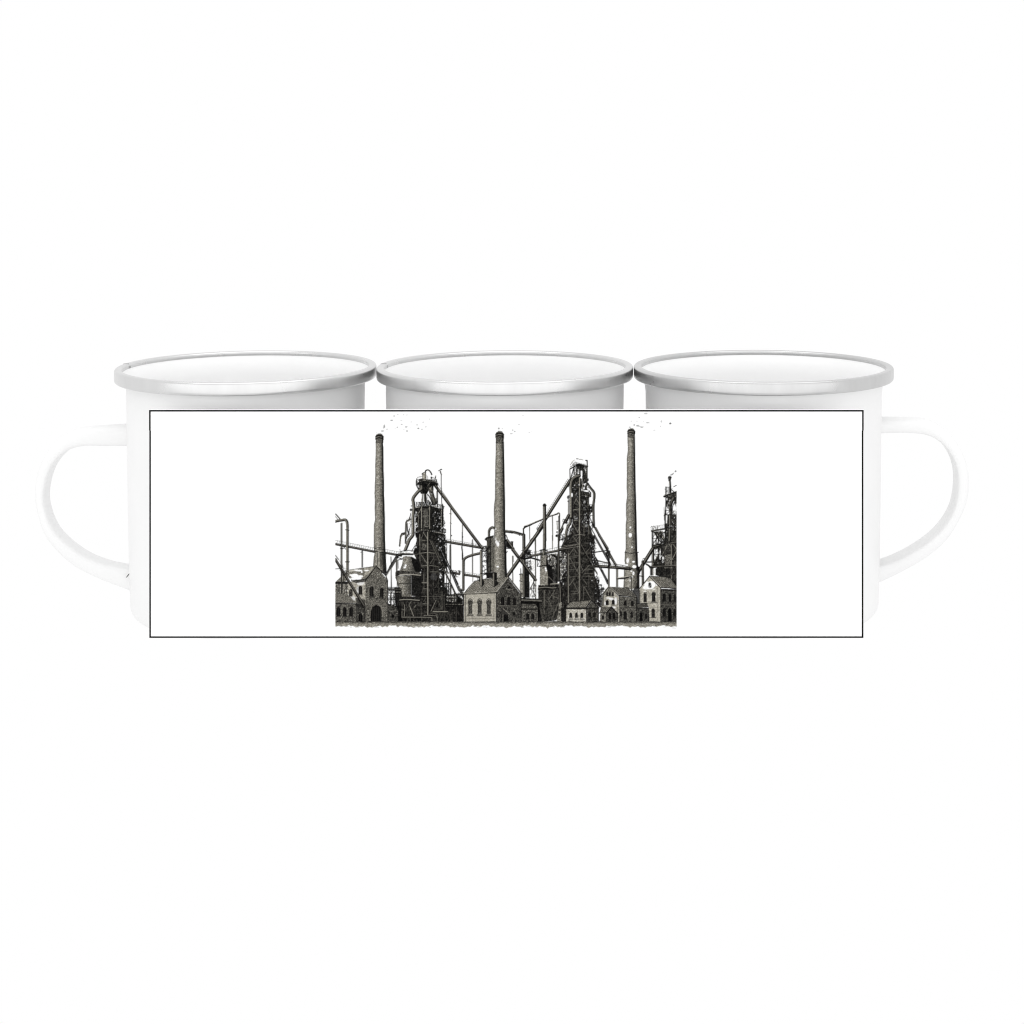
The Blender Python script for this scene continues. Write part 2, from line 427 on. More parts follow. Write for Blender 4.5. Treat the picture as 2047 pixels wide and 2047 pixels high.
def cap(v, x0, x1, y0, y1, yn):
    cx = (x0+x1)/2
    top = v(x0, y0+(y1-y0)*.45, x0+(x1-x0)*.15, y0+8, cx-10, y0-12, cx+(x1-x0)*.25, y0-6, x1-10, y0+(y1-y0)*.3, x1, y0+(y1-y0)*.5, x1-4, y1, x0+4, y1)
    fill(top, .22, .4)
    pen(v(x0+20, y0+10, cx, y0-2, x1-35, y0+10), .9, .62, .8)
    pen(v(x0+6, y0+42, cx-20, y0+24, cx+20, y0+26, x1-6, y0+48), 1.5, .05)
    pen(v(x0+10, y0+60, cx-10, y0+44, x1-30, y0+54), 1.2, .55, .8)
    pen(v(x0+6, y0+86, cx-20, y0+68, cx+20, y0+70, x1-6, y0+90), 1.3, .05)
    fill(v(x0+10, y0+86, cx, y0+74, x1-10, y0+88, x1-18, yn, x0+12, yn), .33, .4)
    seg(v(x1-18, y0+60)[0], v(x1-20, yn)[0], 2.2, .05)
def smokes(v, pts):
    for (x, y, rx, ry, g) in pts:
        p = v(x, y)[0]; blob(p, rx/v.k*1.3, ry/v.k*1.3, max(.4, g-.05), .95)
def arch(v, x, y0, y1, w, t=.14, sill=True, bars=True):
    """arched window, x centre, y0 head, y1 foot, w width, in view units"""
    h = w/2
    fill(v(x-h, y1, x-h, y0+h, x-h*.6, y0+h*.25, x, y0, x+h*.6, y0+h*.25, x+h, y0+h, x+h, y1), t, .5)
    pen(v(x-h, y1, x-h, y0+h, x, y0, x+h, y0+h, x+h, y1), .5, .05, .8)
    if bars: seg(v(x, y0+4)[0], v(x, y1)[0], .4, .45, .6)
    if sill: seg(v(x-h-10, y1+8)[0], v(x+h+10, y1+8)[0], .9, .1); 

# --- smoke specks
smokes(A, [(1188,118,14,7,.86),(1122,145,16,9,.86),(1292,126,12,8,.84),(1348,126,10,7,.88),(1080,220,22,8,.68),(1250,225,18,7,.92),(1255,292,14,7,.66),
 (1180,342,13,8,.74),(1335,336,18,9,.76),(1348,408,16,9,.72),(1420,250,9,16,.93),(1525,302,18,8,.82),(1546,363,16,8,.55),(1630,252,14,8,.84),(1612,377,14,7,.80),
 (1680,335,18,9,.92),(1745,200,10,10,.93),(950,325,11,28,.66),(998,378,12,9,.84),(918,408,22,10,.76),(1290,385,12,7,.93),(1140,370,12,6,.93),(820,437,6,8,.8),(935,355,10,8,.8),(1405,350,10,6,.94)])
smokes(E, [(817,222,10,12,.66),(875,226,14,7,.88),(1048,249,12,8,.74),(1083,272,12,8,.74),(1028,308,18,7,.82),(1157,157,12,7,.85),(1325,293,14,7,.9),(1368,276,8,6,.93),(1225,5,18,6,.95),(808,262,8,4,.6)])
smokes(I, [(797,60,26,8,.80),(684,129,12,9,.78),(546,191,14,6,.88),(645,191,14,6,.86),(765,194,12,6,.9),(826,220,20,7,.68),(865,222,14,5,.88),(1072,198,12,16,.84),(1230,231,16,12,.5),
 (1055,282,9,12,.92),(948,349,20,7,.88),(597,256,12,12,.72),(655,272,22,9,.68),(690,284,16,6,.8),(728,296,22,8,.62),(760,292,12,5,.85),(517,297,14,8,.7),(1322,1070,14,12,.6),(1240,1136,14,8,.65),(1262,1126,14,8,.6),(1279,1110,10,8,.66)])

# --- chimneys
stack(A(800,600,805,700,800,870,795,1030,797,1180,787,1380,782,1500,790,1650,785,1750,792,1932)+B(697,150,680,220,678,420,678,600,690,650,675,740,668,850,668,960),
      A(920,600,930,700,932,900,935,1100,942,1300,942,1500,950,1700,957,1932)+B(843,300,850,600,855,640,862,800,870,960))
cap(A,792,942,462,560,610)
stack(E(768,450,765,700,760,850,757,1100,755,1400,740,1500,735,1650,740,1750,742,1932)+F(765,400,762,700,760,960),
      E(897,450,903,700,907,950,912,1200,917,1450,920,1932)+F(975,250,982,500,985,700,1000,960))
fill(E(760,350,905,350,895,465,768,465), .4, .4); cap(E,757,905,276,370,400)
for yy in (385, 400, 415, 430, 445): pen(E(770,yy+4,830,yy-3,890,yy+4), .6, .15, .6)
pen(E(768,460,830,468,897,456), 1.1, .08); seg(E(885,370)[0], E(890,470)[0], 2.2, .06)
stack(I(480,440,480,500,487,700,468,850,468,1100,465,1370,475,1500,455,1650,455,1850,462,1932)+J(405,150,395,220,395,600,382,650,378,790,388,830,370,900,362,1200),
      I(603,440,607,700,612,1000,615,1300,622,1500,630,1800,633,1932)+J(560,300,568,640,575,680,580,850,600,960,604,1440))
fill(I(474,380,610,380,603,480,482,480), .3, .5); cap(I,472,615,326,420,440)

# --- left edge: pipes, gantry, walkway
girder(B(0,505)[0], B(690,640)[0], 3.2, rail=5.5)
girder(B(848,655)[0], B(1100,700)[0], 3.0, rail=5)
pen(B(680,565,760,575,850,590), .9, .2); pen(B(680,590,760,604,850,612), .9, .12); pen(B(678,630,760,645,855,650), 1.3, .08)
pen(B(735,655,735,850), .9, .12); pen(B(757,655,757,860), .8, .8); pen(B(772,655,772,860), 1., .1); pen(B(790,655,790,870), .9, .12)
fill(B(800,640,860,640,872,1000,815,960), .13, .4, .8)
for x in (165,188): seg(B(x,200)[0], B(x,880)[0], .9, .12)
seg(B(176,200)[0], B(176,880)[0], 1.6, .35)
pipe(smooth(B(60,178,120,162,200,150,240,150,264,190,268,260))+B(268,930), 4.4, .62)
pen(B(238,300,292,308), 1.2, .1); pen(B(238,795,298,797), 1.5, .08)
pen(B(78,52,150,132), 1.6, .15); pen(B(92,55,160,132), .6, .3); pen(B(78,90,120,140), .8, .2)
pen(B(490,610,490,880), 1.2, .3); pen(B(503,610,503,880), 1.2, .1); pen(B(470,645,490,650,490,625), .9, .15)
pen(B(160,590,205,590), 1.6, .1); pen(B(205,560,240,600), 1.3, .15)
pen(B(78,905,150,900), 1.3, .2)

# --- furnace one: back masses
girder(C(1230,1840)[0], F(560,395)[0], 3.6, rail=3)
girder(D(1120,640)[0], F(520,905)[0], 3.2, rail=3)
girder(C(1000,540)[0], F(560,400)[0], 4.2, step=2.0)
pen(C(1075,520,1180,700,1500,1170,1818,1600)+F(420,200,535,350), .6, .2); pen(C(1085,600,1480,1130), .6, .75, .7)
for x0, y0, y1, v in ((1375,1080,1800,C),(1640,1470,1932,C)):
    seg(v(x0,y0)[0], v(x0,y1)[0], 1.6, .2); seg(v(x0-6,y0)[0], v(x0-6,y1)[0], .6, .7)
pen(F(208,120,210,600), 1.3, .15); pen(F(395,250,398,990), 1.2, .3); pen(F(385,250,387,830), .6, .15); pen(D(1225,90,1222,1080), 1.5, .3); pen(D(1210,90,1208,470), .7, .1)
pen(F(8,0,10,260,12,300,15,780), 1.3, .15)
pen(C(1345,1210,1400,1220), 1., .3); pen(C(1365,1420,1392,1440), 1., .1); blob(C(1390,1710)[0], 1.4, 1.4, .1); blob(C(1652,1740)[0], 1, 1.2, .1)
# top crown
pen(C(1130,240,1160,330,1163,640,1175,1000), 1.4, .12); pen(C(1145,240,1172,330), .7, .35); pen(C(1085,243,1178,203), .9, .2); seg(C(1140,215)[0],C(1172,203)[0],1.8,.15)
pen(smooth(C(800,290,800,245,845,220,890,235,925,280,945,325)), 2.2, .07)
pen(smooth(C(812,250,850,228,885,243)), .6, .45)
fill(C(735,285,762,275,800,285,815,470,735,470), .62, .25); pen(C(722,330,722,300,765,275,790,280), .9, .1); pen(C(810,290,815,470), 1.3, .07); pen(C(735,290,735,460), .6, .2)
pen(C(600,530,598,420,640,380,720,370), .8, .25); pen(C(612,500,612,420), .6, .5); pen(C(590,460,590,560,615,610,650,690), 1.2, .15)
pen(C(830,350,850,370,850,440), .7, .4); pen(C(925,375,955,395,1020,410,1035,360), 1.1, .15); blob(C(935,395)[0],1.8,2.4,.15); pen(C(1035,350,1040,440,1070,500), 1.1, .2)
fill(C(660,420,760,410,760,470,650,490), .35, .6); fill(C(815,430,950,450,1060,490,1050,510,820,480), .35, .6)
dark(C(600,525,750,470,900,485,1085,520,1085,560,980,570,985,700,890,640,840,760,700,760,640,640,600,600), 60, ln=(1,4), a=.5)
pen(C(600,540,680,500,760,475,900,490,1085,530), 1.6, .04); pen(C(620,505,760,462,900,475,1070,500), .6, .6)
pen(C(620,560,680,640,640,680), .8, .8); blob(C(640,590)[0],2.2,3,.9,.8); pen(C(850,580,910,505), .6, .7)
pen(C(860,600,980,570,1090,690), .1, .1)
fill(C(860,650,960,640,1020,850,1045,1010,960,1010,930,880), .25, .5); fill(C(880,640,925,600,925,690), .6, .3)
pen(smooth(C(850,770,905,850,945,950,965,1020)), 1.8, .06); pen(smooth(C(890,720,960,830,1010,1000)), 2.2, .40); pen(smooth(C(930,700,990,820,1035,1000)), .9, .15)
pen(C(745,760,735,900,735,1040), 1.5, .25); pen(C(725,760,722,900), .7, .5); pen(C(800,770,810,1030), 4.2, .14); pen(C(775,780,775,930), 1.2, .5); pen(C(765,760,765,930), .7, .3)
pen(C(845,780,850,930), .6, .4); pen(C(895,920,893,1030), .9, .8); pen(C(880,880,885,1030), .8, .2)
pen(C(1070,560,1075,1060), 2.0, .12); pen(C(1052,700,1055,880), .6, .5); pen(C(1040,870,1050,980), 2.5, .3)
pen(C(940,590,945,700), .8, .7); pen(C(965,590,970,720), 1.2, .1)
# deck one
mess(C(590,960,1080,930,1090,1050,600,1070), 110, t0=.1, t1=.3, ln=(1,5), a=.9)
mess(C(590,960,1080,930,1090,1050,600,1070), 25, t0=.6, t1=.95, ln=(1,4), a=.8)
dark(C(570,1070,700,1045,900,1040,1090,1080,1190,1110,1190,1150,960,1190,950,1600,580,1620), 170, t0=.2, t1=.55, ln=(2,9), dirs=(90,90,0,60), a=.5)
pen(C(575,1080,710,1050,880,1035,1080,1060), .9, .85); pen(C(575,1100,710,1070,900,1060,1180,1100), 1.3, .04)
mess(C(1090,1010,1220,1030,1215,1150,1090,1100), 30, t0=.1, t1=.3, ln=(1,4), a=.9); pen(C(1085,1005,1180,1020,1225,1050,1200,1130), 1.4, .12); blob(C(1175,1085)[0],3,3,.6,.8); blob(C(1110,1080)[0],1.5,1.5,.9,.8)
fill(C(745,1100,860,1100,860,1540,760,1540), .2, .6); pen(C(790,1120,790,1240), 1.6, .42); pen(C(835,1110,835,1250), 1.4, .42); fill(C(770,1300,860,1290,865,1480,770,1490), .30, .7)
for x, y0, y1, wd in ((712,880,1600,1.5),(893,1060,1570,1.5),(641,1260,1490,.8)): seg(C(x,y0)[0], C(x,y1)[0], wd, .66)
pen(C(580,1320,705,1100), .8, .8); pen(C(590,1160,640,1250), .7, .5); pen(C(745,1270,865,1262), .9, .75); pen(C(790,1510,890,1495), .9, .6)
blob(C(592,1200)[0],1,3.5,.95); blob(C(600,1440)[0],1.5,3,.92); blob(C(600,1510)[0],1.6,2,.9)
# right lattice beside the core
fill(C(950,1170,1100,1150,1130,1600,950,1600), .12, .5, .75)
mess(C(950,1170,1200,1130,1230,1640,950,1560), 200, t0=.04, t1=.12, ln=(3,9), wd=(.8,1.6), a=1, dirs=(90,90,62,-62,0))
for a in ((1050,1180,1150,1400),(1150,1180,1050,1370),(1000,1380,1150,1560),(1150,1400,1040,1540),(960,1200,1060,1330),(1050,1380,1170,1370)): pen(C(*a), 1.5, .07)
pen(C(1165,1130,1165,1560), 1.2, .7); pen(C(1185,1000,1190,1640), 2.0, .06); pen(C(1205,1130,1205,1500), .9, .3); pen(C(1040,1160,1040,1600), 1.6, .06); pen(C(1020,1160,1015,1420),.7,.75)
for p in ((985,1220,2,4),(1080,1210,1.6,2.5),(1095,1270,1.5,2.5),(1115,1440,3,4.5),(1030,1440,2,2.5),(1120,1330,2,1.6),(1060,1500,2,2)): gap(C(p[0],p[1])[0], p[2]*.8, p[3]*.8, .96)
# lower half
dark(C(560,1640,850,1600,1200,1650,1250,1700,1250,1932)+D(1130,250,1180,480,1150,960,1480,1200,1490,1670,140,1680,140,1390,500,1200,640,600,470,250,540,0), 1300, t0=.2, t1=.62, ln=(2,8), wd=(.3,.8), a=.5)
pen(C(560,1630,720,1595,850,1580,870,1600,1200,1660), 1.0, .62); pen(C(590,1560,720,1545,860,1550,890,1575,1180,1640), 1.0, .12); pen(C(600,1600,720,1570,850,1565), .5, .75); 
mess(C(960,1530,1260,1560,1270,1650,960,1600), 26, t0=.1, t1=.9, ln=(1,4), a=.8); blob(C(1220,1510)[0],1.6,1.6,.9); blob(C(1225,1600)[0],2.6,2.6,.55); pen(C(1180,1520,1265,1580,1265,1640,1200,1640),1.2,.12)
for p in ((1120,1730,3,2),(1140,1840,3,3),(1080,1780,1.5,3),(1200,1850,2,1.4),(1060,1900,2,1.5),(1215,1730,.8,2),(1225,1790,1,1),(600,1770,1.2,3),(585,1920,1.5,2)): gap(C(p[0],p[1])[0], p[2]*.9, p[3]*.9, .96)
seg(C(672,1680)[0], C(672,1932)[0], 1.6, .55); seg(C(850,1610)[0], D(765,1510)[0], 2.1, .58); seg(D(605,0)[0], D(605,560)[0], 1.1, .45)
pen(C(750,1630,850,1790), .9, .7); pen(C(710,1770,750,1660), .7, .5); pen(C(710,1830,850,1815), .9, .6); pen(D(605,-20,740,0), .8, .4)
pen(D(630,290,745,465), .9, .65); pen(D(815,475,895,340), .8, .5); pen(D(620,260,760,245,905,260), 1.1, .6); pen(D(480,290,610,270), .9, .5)
fill(D(640,60,740,60,740,200,640,200), .3, .6); blob(D(885,740)[0], 6.5, 7, .26, .8); pen(D(790,510,900,520,1000,545), .9, .55); pen(D(820,640,960,640,1060,680), 1., .5)
pen(D(630,520,745,515), .9, .7); pen(D(630,545,740,545), .7, .4); pen(D(640,855,740,855), 1.4, .6); pen(D(650,870,740,875), .7, .5); pen(D(685,680,685,830), 1.2, .5); pen(D(690,880,690,1110), 1.0, .35); pen(D(645,1070,690,930), .6, .5); pen(D(690,985,745,985), 1., .6)
for p in ((1025,730,3.3,5.4),(1020,600,2,1),(1045,830,1.4,1.4),(1045,935,1.6,1.4),(955,105,1.5,2.4),(1000,190,2.8,2.6),(1040,350,1.5,3),(1000,450,1.5,2),(1075,360,1.2,1.2),(1010,590,2,1.4)): gap(D(p[0],p[1])[0], p[2], p[3], .97)
# right of the core the sky shows between the legs
for q in ((1130,500,1160,600,1230,800,1290,1000,1180,960,1150,900,1110,880,1105,540),(1120,520,1200,650,1240,620,1160,470)):
    pass
fill(D(1120,560,1290,1000,1290,1100,1170,1110,1160,970,1110,950,1110,600), 1.0, 0)
fill(D(1145,1130,1340,1130,1345,1230,1290,1270,1150,1230), .55, .8)
pen(D(1140,560,1150,1110), 1.2, .1); pen(D(1190,850,1195,1100), 1, .15); pen(D(1225,700,1225,1100), 1.4, .2); pen(D(1110,880,1190,870), 1.2, .1); mess(D(1110,860,1200,860,1260,1100,1150,1100), 16, t0=.05, t1=.2, a=.9)
girder(D(1150,1110)[0], D(1490,1100)[0], 1.6); pen(D(1110,1160,1340,1190), 1.6, .06); pen(D(1130,1300,1490,1305), 1.0, .6); pen(D(1130,1325,1490,1325), 1.6, .04); pen(D(1130,1240,1300,1270), 1.6, .06)
ladder(D(1000,130)[0], D(1480,1130)[0], 5.0); ladder(D(1240,620)[0], D(1400,1010)[0], 4.4)
fill(D(1230,780,1270,810,1380,1010,1340,1040,1270,930), 1., 0); fill(D(1150,520,1180,560,1215,690,1170,620), 1., 0)
mess(D(1240,620,1470,620,1460,660,1370,700,1400,760,1250,700), 30, t0=.05, t1=.2, a=1, wd=(.6,1.2))
pen(D(810,0,1400,1240), 3.4, .06); pen(D(805,-10,1370,1200), .8, .62); pen(D(840,10,1180,680), .7, .5)
fill(D(1370,760,1400,740,1465,600,1465,1010,1400,980), .98, .02)
mess(D(1370,950,1490,950,1500,1200,1360,1120), 40, t0=.05, t1=.25, a=1, wd=(.5,1.2)); mess(D(1370,950,1490,950,1500,1200,1360,1120), 12, t0=.8, t1=.95, a=.8)
pen(D(1455,130,1475,300,1475,1020), 2.2, .2); pen(D(1470,200,1470,1010), .7, .7)
# foot of the furnace: frames, rail
pen(D(830,1440,935,1210), 1.0, .6); pen(D(965,1220,1055,1395), .8, .45); pen(D(900,1395,1060,1395), .9, .5); pen(D(870,1447,1170,1447), 1.3, .66); pen(D(1055,1040,1055,1410), 1.3, .38); pen(D(1100,1150,1100,1440), 1., .3)
pen(D(640,1142,740,1142), .9, .55); pen(D(800,1140,1020,1142), .8, .45); pen(D(680,1245,720,1180), .9, .45); pen(D(620,1285,740,1288), .9, .55); pen(D(620,1308,740,1310), .7, .4)
pen(D(170,1560,470,1560,830,1568,848,1580,850,1660), 1.2, .60); pen(D(680,1530,930,1530,940,1545), .8, .6); pen(D(820,1478,900,1478,950,1510,965,1640), .8, .5)
for x in (205,360,410,640,965,1230): seg(D(x,1560)[0], D(x,1655)[0], .9, .4)
for x in (1345,1385,1420,1455): seg(D(x,1350)[0], D(x,1640)[0], .8, .33)
fill(D(1355,1340,1490,1340,1490,1660,1355,1660), .06, .5, .8); mess(D(1360,1340,1490,1340,1490,1650,1360,1650), 40, t0=.2,t1=.55, dirs=(90,90,60), a=.6)
dark(D(100,960,240,960,240,1180,600,1180,660,1240,660,1480,160,1480,110,1300), 160, t0=.2, t1=.55, a=.6)
for p in ((150,1180,1.2,1.4),(85,1160,1,2)): gap(D(p[0],p[1])[0], p[2], p[3])
for q in ((C,960,1170,1200,1570,3,5),(C,1070,1690,1250,1932,2,3),(D,1050,0,1150,560,2,6),(D,1120,870,1240,1110,2,3),(D,1120,1110,1490,1330,6,2),(C,600,950,1070,1045,9,1),(C,580,1560,1200,1620,12,1),(C,600,440,1060,500,8,1)):
    scaf(*q)
for q in ((D,610,0,760,1140,1,7),(D,780,60,980,1140,2,8),(D,170,1250,640,1560,6,2),(D,780,1180,1100,1440,3,1),(D,860,1460,1340,1640,6,1),(C,640,1100,890,1560,2,3),(D,440,340,600,1140,1,7),(D,500,1180,760,1480,2,2)):
    scaf(*q, t=.42, wd=.6, a=.55)
for q in ((C,965,1180,1190,1560,18),(C,1090,1690,1240,1932,9),(D,1010,100,1090,900,9),(C,600,950,1080,1040,14),(C,590,1180,640,1560,5),(C,800,700,980,1000,3)): chinks(*q)
# stove beside the furnace (D, B)
pen(C(220,1932,235,1750,270,1690,350,1665), 3.0, .16); pen(C(212,1932,228,1750,262,1680,340,1655), 1.0, .55)
pen(B(1075,550,1090,400,1110,360,1170,345), 3.0, .25); pen(B(1085,540,1098,410,1120,372), .9, .7)
pen(C(350,1880,360,1420,380,1380,460,1340), 3.4, .35); pen(C(385,1440,395,1600,420,1680), 2., .12); mess(C(370,1330,480,1320,470,1460,370,1450), 22, t0=.08, t1=.9, a=.9, ln=(1,4))
pen(C(420,1350,470,1230), 1.3, .2); blob(C(480,1037)[0],1.4,1.4,.25); blob(C(475,1125)[0],2.6,2.6,.25); pen(C(465,1200,450,1340),1.,.2); pen(C(440,1560,400,1700,350,1820), 1.8, .12); pen(C(470,1450,410,1700), 1.2, .25)
mess(C(360,1650,470,1600,450,1800,350,1850), 22, t0=.05, t1=.2, a=1)
pipe(smooth(C(715,580,715,650,650,700,570,790,520,880,535,1000,540,1100,520,1300,520,1600,515,1700,440,1800,400,1900)+D(310,190)), 5.4, .62)
blob(D(465,140)[0], 3, 3.4, 1.); blob(D(525,140)[0], 1.6, 2, .95); pen(D(440,220,500,110), 1.0, .1)
fill(D(110,280,250,255,480,265,470,300,250,300,120,330), .1, .5); pen(D(150,290,250,265,470,275), .7, .6); pen(D(200,230,330,200,470,215), 1.2, .15); mess(D(180,190,480,190,480,270,160,270), 30, t0=.1,t1=.8, a=.8, ln=(1,4))
girder(D(0,560)[0], D(150,310)[0], 4.4); pen(D(20,600,20,960), 1.4, .12); pen(D(125,400,135,620), 1.6, .3); pen(D(160,390,165,580), .8, .1); pen(D(160,350,250,380,160,400), 1.6, .12); pen(D(200,400,260,370), 1.4, .1)
fill(D(260,340,310,320,430,330,480,360,500,460,560,600,600,640,590,680,200,650,195,620,230,520,265,430), .30, .3)
courses(D(270,330,430,330,445,460,520,620,520,660,200,640,240,500), .56, 2.0, 0, .4)
flank(D(270,330,430,330,445,460,520,620,520,660,200,640,240,500), 804, 832); fill(D(430,330,600,420,640,640,520,650,445,460), .08, .6); fill(D(105,740,110,640,160,610,600,650,640,700,620,730,340,690,200,700), .22, .6); mess(D(110,640,610,650,610,700,120,710), 40, t0=.1, t1=.75, a=.7, ln=(1,3), dirs=(90,90,0))
blob(D(315,510)[0], 2.2, 2.4, 1.); blob(D(295,550)[0], 2.8, 2.0, 1.)
blob(D(215,430)[0], 3.4, 4.6, 1., .9); blob(D(185,570)[0], 2.2, 3.0, 1., .9)
pen(D(110,740,200,700,380,688,620,710), 1.5, .72); pen(D(110,760,200,722,380,705,620,728), 1.2, .06)
courses(D(125,760,220,715,420,715,430,1130,235,1130,180,960,150,900), .58, 2.1, -.05, .42)
flank(D(125,760,220,715,440,715,440,1130,235,1130,180,960,150,900), 793, 825, .6); fill(D(440,715,640,725,640,1140,440,1130), .09, .9); mess(D(430,720,620,730,620,1130,430,1130), 70, t0=.2, t1=.45, a=.5, ln=(1,5), dirs=(90,0,90))
pen(D(120,760,180,960,150,970,110,960), 1.6, .1); pen(D(180,880,330,870,560,890), 1.2, .12, .8); fill(D(110,990,200,960,235,1000,240,1130,230,1180,120,1200,100,1130), .12, .8); 
courses(D(235,1100,430,1100,430,1150,240,1150), .5, 1.6); fill(D(200,1150,600,1150,620,1185,200,1185), .15, .5); pen(D(160,1150,620,1150), 1.4, .08, .8)
fill(D(110,1230,180,1180,600,1200,660,1230,600,1250,180,1250), .12, .5); pen(D(180,1212,340,1200,600,1218), 1.3, .7)
mess(D(160,1250,620,1250,620,1420,160,1400), 40, t0=.25, t1=.5, a=.6)
for a in ((275,1290,300,1330),(380,1320,430,1240),(395,1330,475,1540),(480,1380,525,1310),(290,1330,290,1540),(180,1410,290,1408),(240,1440,240,1560)): pen(D(*a), .9, .55)
seg(D(395,1330)[0], D(475,1535)[0], 1.3, .62)
girder(B(890,1215)[0], B(1095,1222)[0], 2.4); pen(B(880,1240,1080,1245), 1.6, .1); pen(B(890,1265,1090,1262), 1.1, .6); pen(B(880,1280,1080,1280), 1.2, .1)
pen(B(935,1280,935,1450), 1.8, .25); pen(B(985,1280,985,1470), 1.8, .25); pen(B(885,1355,1010,1350), 1.4, .15); pen(B(900,1320,1000,1320), .9, .4); pen(B(890,1385,1010,1380), .9, .2); pen(B(940,720,948,1190), 1.6, .25); pen(B(1035,770,1035,1180), 1.8, .4); pen(B(1020,770,1022,950),.8,.15)
fill(B(1010,950,1060,930,1070,1000,1020,1030), .15, .6)
pen(B(858,1000,870,1005,1000,770), .1, .1); ladder(B(860,1000)[0], B(1040,690)[0], 3.6); pen(B(880,1010,1030,740), .7, .7)

# --- behind the middle: pipes and the small vessel left of chimney two
pipe(smooth(F(680,180,680,110,700,60,740,35,765,50)), 3.8, .55); pen(F(705,130,712,90,740,70), .6, .8)
fill(F(640,215,760,205,765,820,645,820), .16, .6); courses(F(715,215,765,215,765,820,715,820), .38, 2.2, 0, .35); pen(F(680,240,682,820), 1.4, .5); pen(F(668,240,670,820), 1.2, .05); pen(F(650,240,652,380), 1.2, .55); pen(F(698,240,700,820), 1.2, .05)
fill(F(605,240,640,205,765,175,765,200,640,232,640,275), .1, .4); pen(F(620,225,680,190,765,185), .6, .6); pen(F(610,245,660,280), 1.4, .07)
mess(F(570,370,690,350,700,450,560,460), 50, t0=.03, t1=.18, a=1, wd=(.6,1.4), ln=(1,4)); mess(F(570,370,690,350,700,450,560,460), 16, t0=.6, t1=.9, a=.8, wd=(.4,.8), ln=(1,2)); pen(smooth(F(560,430,580,380,620,370,640,420,610,460,575,450)), 1.3, .06)
mess(F(575,450,690,440,690,820,575,810), 60, t0=.04, t1=.2, a=1, wd=(.6,1.2), ln=(2,6)); pen(F(570,630,660,620), 1.4, .08); pen(F(575,700,690,700), 1., .3); pen(F(640,420,645,820), 1.4, .1); 
blob(F(610,590)[0],2.2,3.,.97); blob(F(600,690)[0],1.6,3,.95); blob(F(615,750)[0],1.6,2.,.95)
pipe(smooth(F(232,1130,235,700,240,610,290,560,400,520,530,490)), 4.2, .52)
pen(F(215,420,217,1100), 1.2, .2)
pipe(F(545,450,548,860), 4.6, .62); 
pipe(F(965,105,1120,120,1275,165), 4.4, .40); pen(F(1060,95,1085,145), 1.2, .1); pen(F(1200,125,1215,180), 1.2, .1)
pen(F(980,170,1000,220,1010,320), 1.6, .2); fill(F(985,270,1040,290,1100,390,1090,420,985,380), .1, .5); pen(F(985,400,1100,410), 2.0, .07); pipe(F(1085,295,1088,360), 3.4, .35); seg(F(1060,290)[0],F(1105,290)[0],1.1,.1); pen(F(985,470,1005,455,990,480), .9, .15)
pen(F(1095,540,1100,1000), 2.0, .38); pen(F(1107,540,1108,640), .7, .1)
pen(F(1290,160,1285,60,1320,30,1420,-10), 2.6, .12); pen(F(1278,160,1275,55,1310,25), .8, .65)
pen(E(1240,1900,1250,1870,1300,1860,1560,1745), 2.4, .14); pen(E(1240,1862,1300,1840,1550,1738), .8, .7); pen(E(1335,1830,1335,1932), 1.0, .3); pen(E(1395,1815,1440,1785,1470,1780), 1.4, .4)
pen(F(1392,30,1395,240), 1.4, .3); pen(F(1495,230,1500,1280), 2.0, .2); pen(F(1500,430,1505,1270), .9, .62); pen(F(1525,40,1530,70), 1, .3)
# crossing conveyors
girder(F(1010,880)[0], F(1640,-15)[0], 5.0, step=1.8); girder(E(1480,1932)[0], G(640,640)[0], 4.4, step=1.8, rail=2.6)
girder(F(1000,260)[0], F(1110,420)[0], 4.2); girder(F(1095,420)[0], F(1480,930)[0], 4.6, step=1.8)
# vessel column under the crossing
pen(F(1390,280,1430,230,1400,300), .8, .2)
fill(F(1220,870,1260,840,1280,870,1300,1260,1230,1260), .55, .3); courses(F(1222,860,1280,860,1285,1260,1240,1260), .56, 2.2, 0, .4); pen(F(1215,860,1260,850), 1.6, .1); pen(F(1215,975,1260,985), 1.2,.15); pen(F(1235,760,1240,850),1.2,.2)
fill(F(1310,720,1385,760,1395,1270,1300,1270), .10, .6); fill(F(1390,820,1500,930,1500,1260,1390,1250), .97, .03)
pipe(F(1292,170,1294,400,1298,740,1300,1250), 5.4, .42)
mess(F(1320,620,1420,620,1450,780,1330,740), 60, t0=.05, t1=.2, wd=(.6,1.3), a=1)
fill(F(1410,600,1480,620,1480,820,1440,800), .95,.03)
girder(F(1300,690)[0], F(1500,960)[0], 4.4, step=1.6)
pen(F(1400,1130,1480,960), 1.2, .15); pen(F(1410,1090,1500,1240), 1.2, .15); mess(F(1410,1100,1500,1000,1500,1260,1400,1250), 24, t0=.05,t1=.25, a=1, wd=(.5,1.)); pen(F(1465,950,1470,1250),1.2,.1)
mess(F(1270,440,1420,440,1440,560,1260,580), 70, t0=.03, t1=.15, wd=(.8,1.6), ln=(2,6), a=1); pen(F(1190,560,1300,590,1420,570,1560,610), 3.2, .07); pen(F(1330,470,1420,520), 3, .08); pen(F(1350,440,1440,540), 2, .1)
pen(F(1010,845,1620,0), .7, .7, .7)

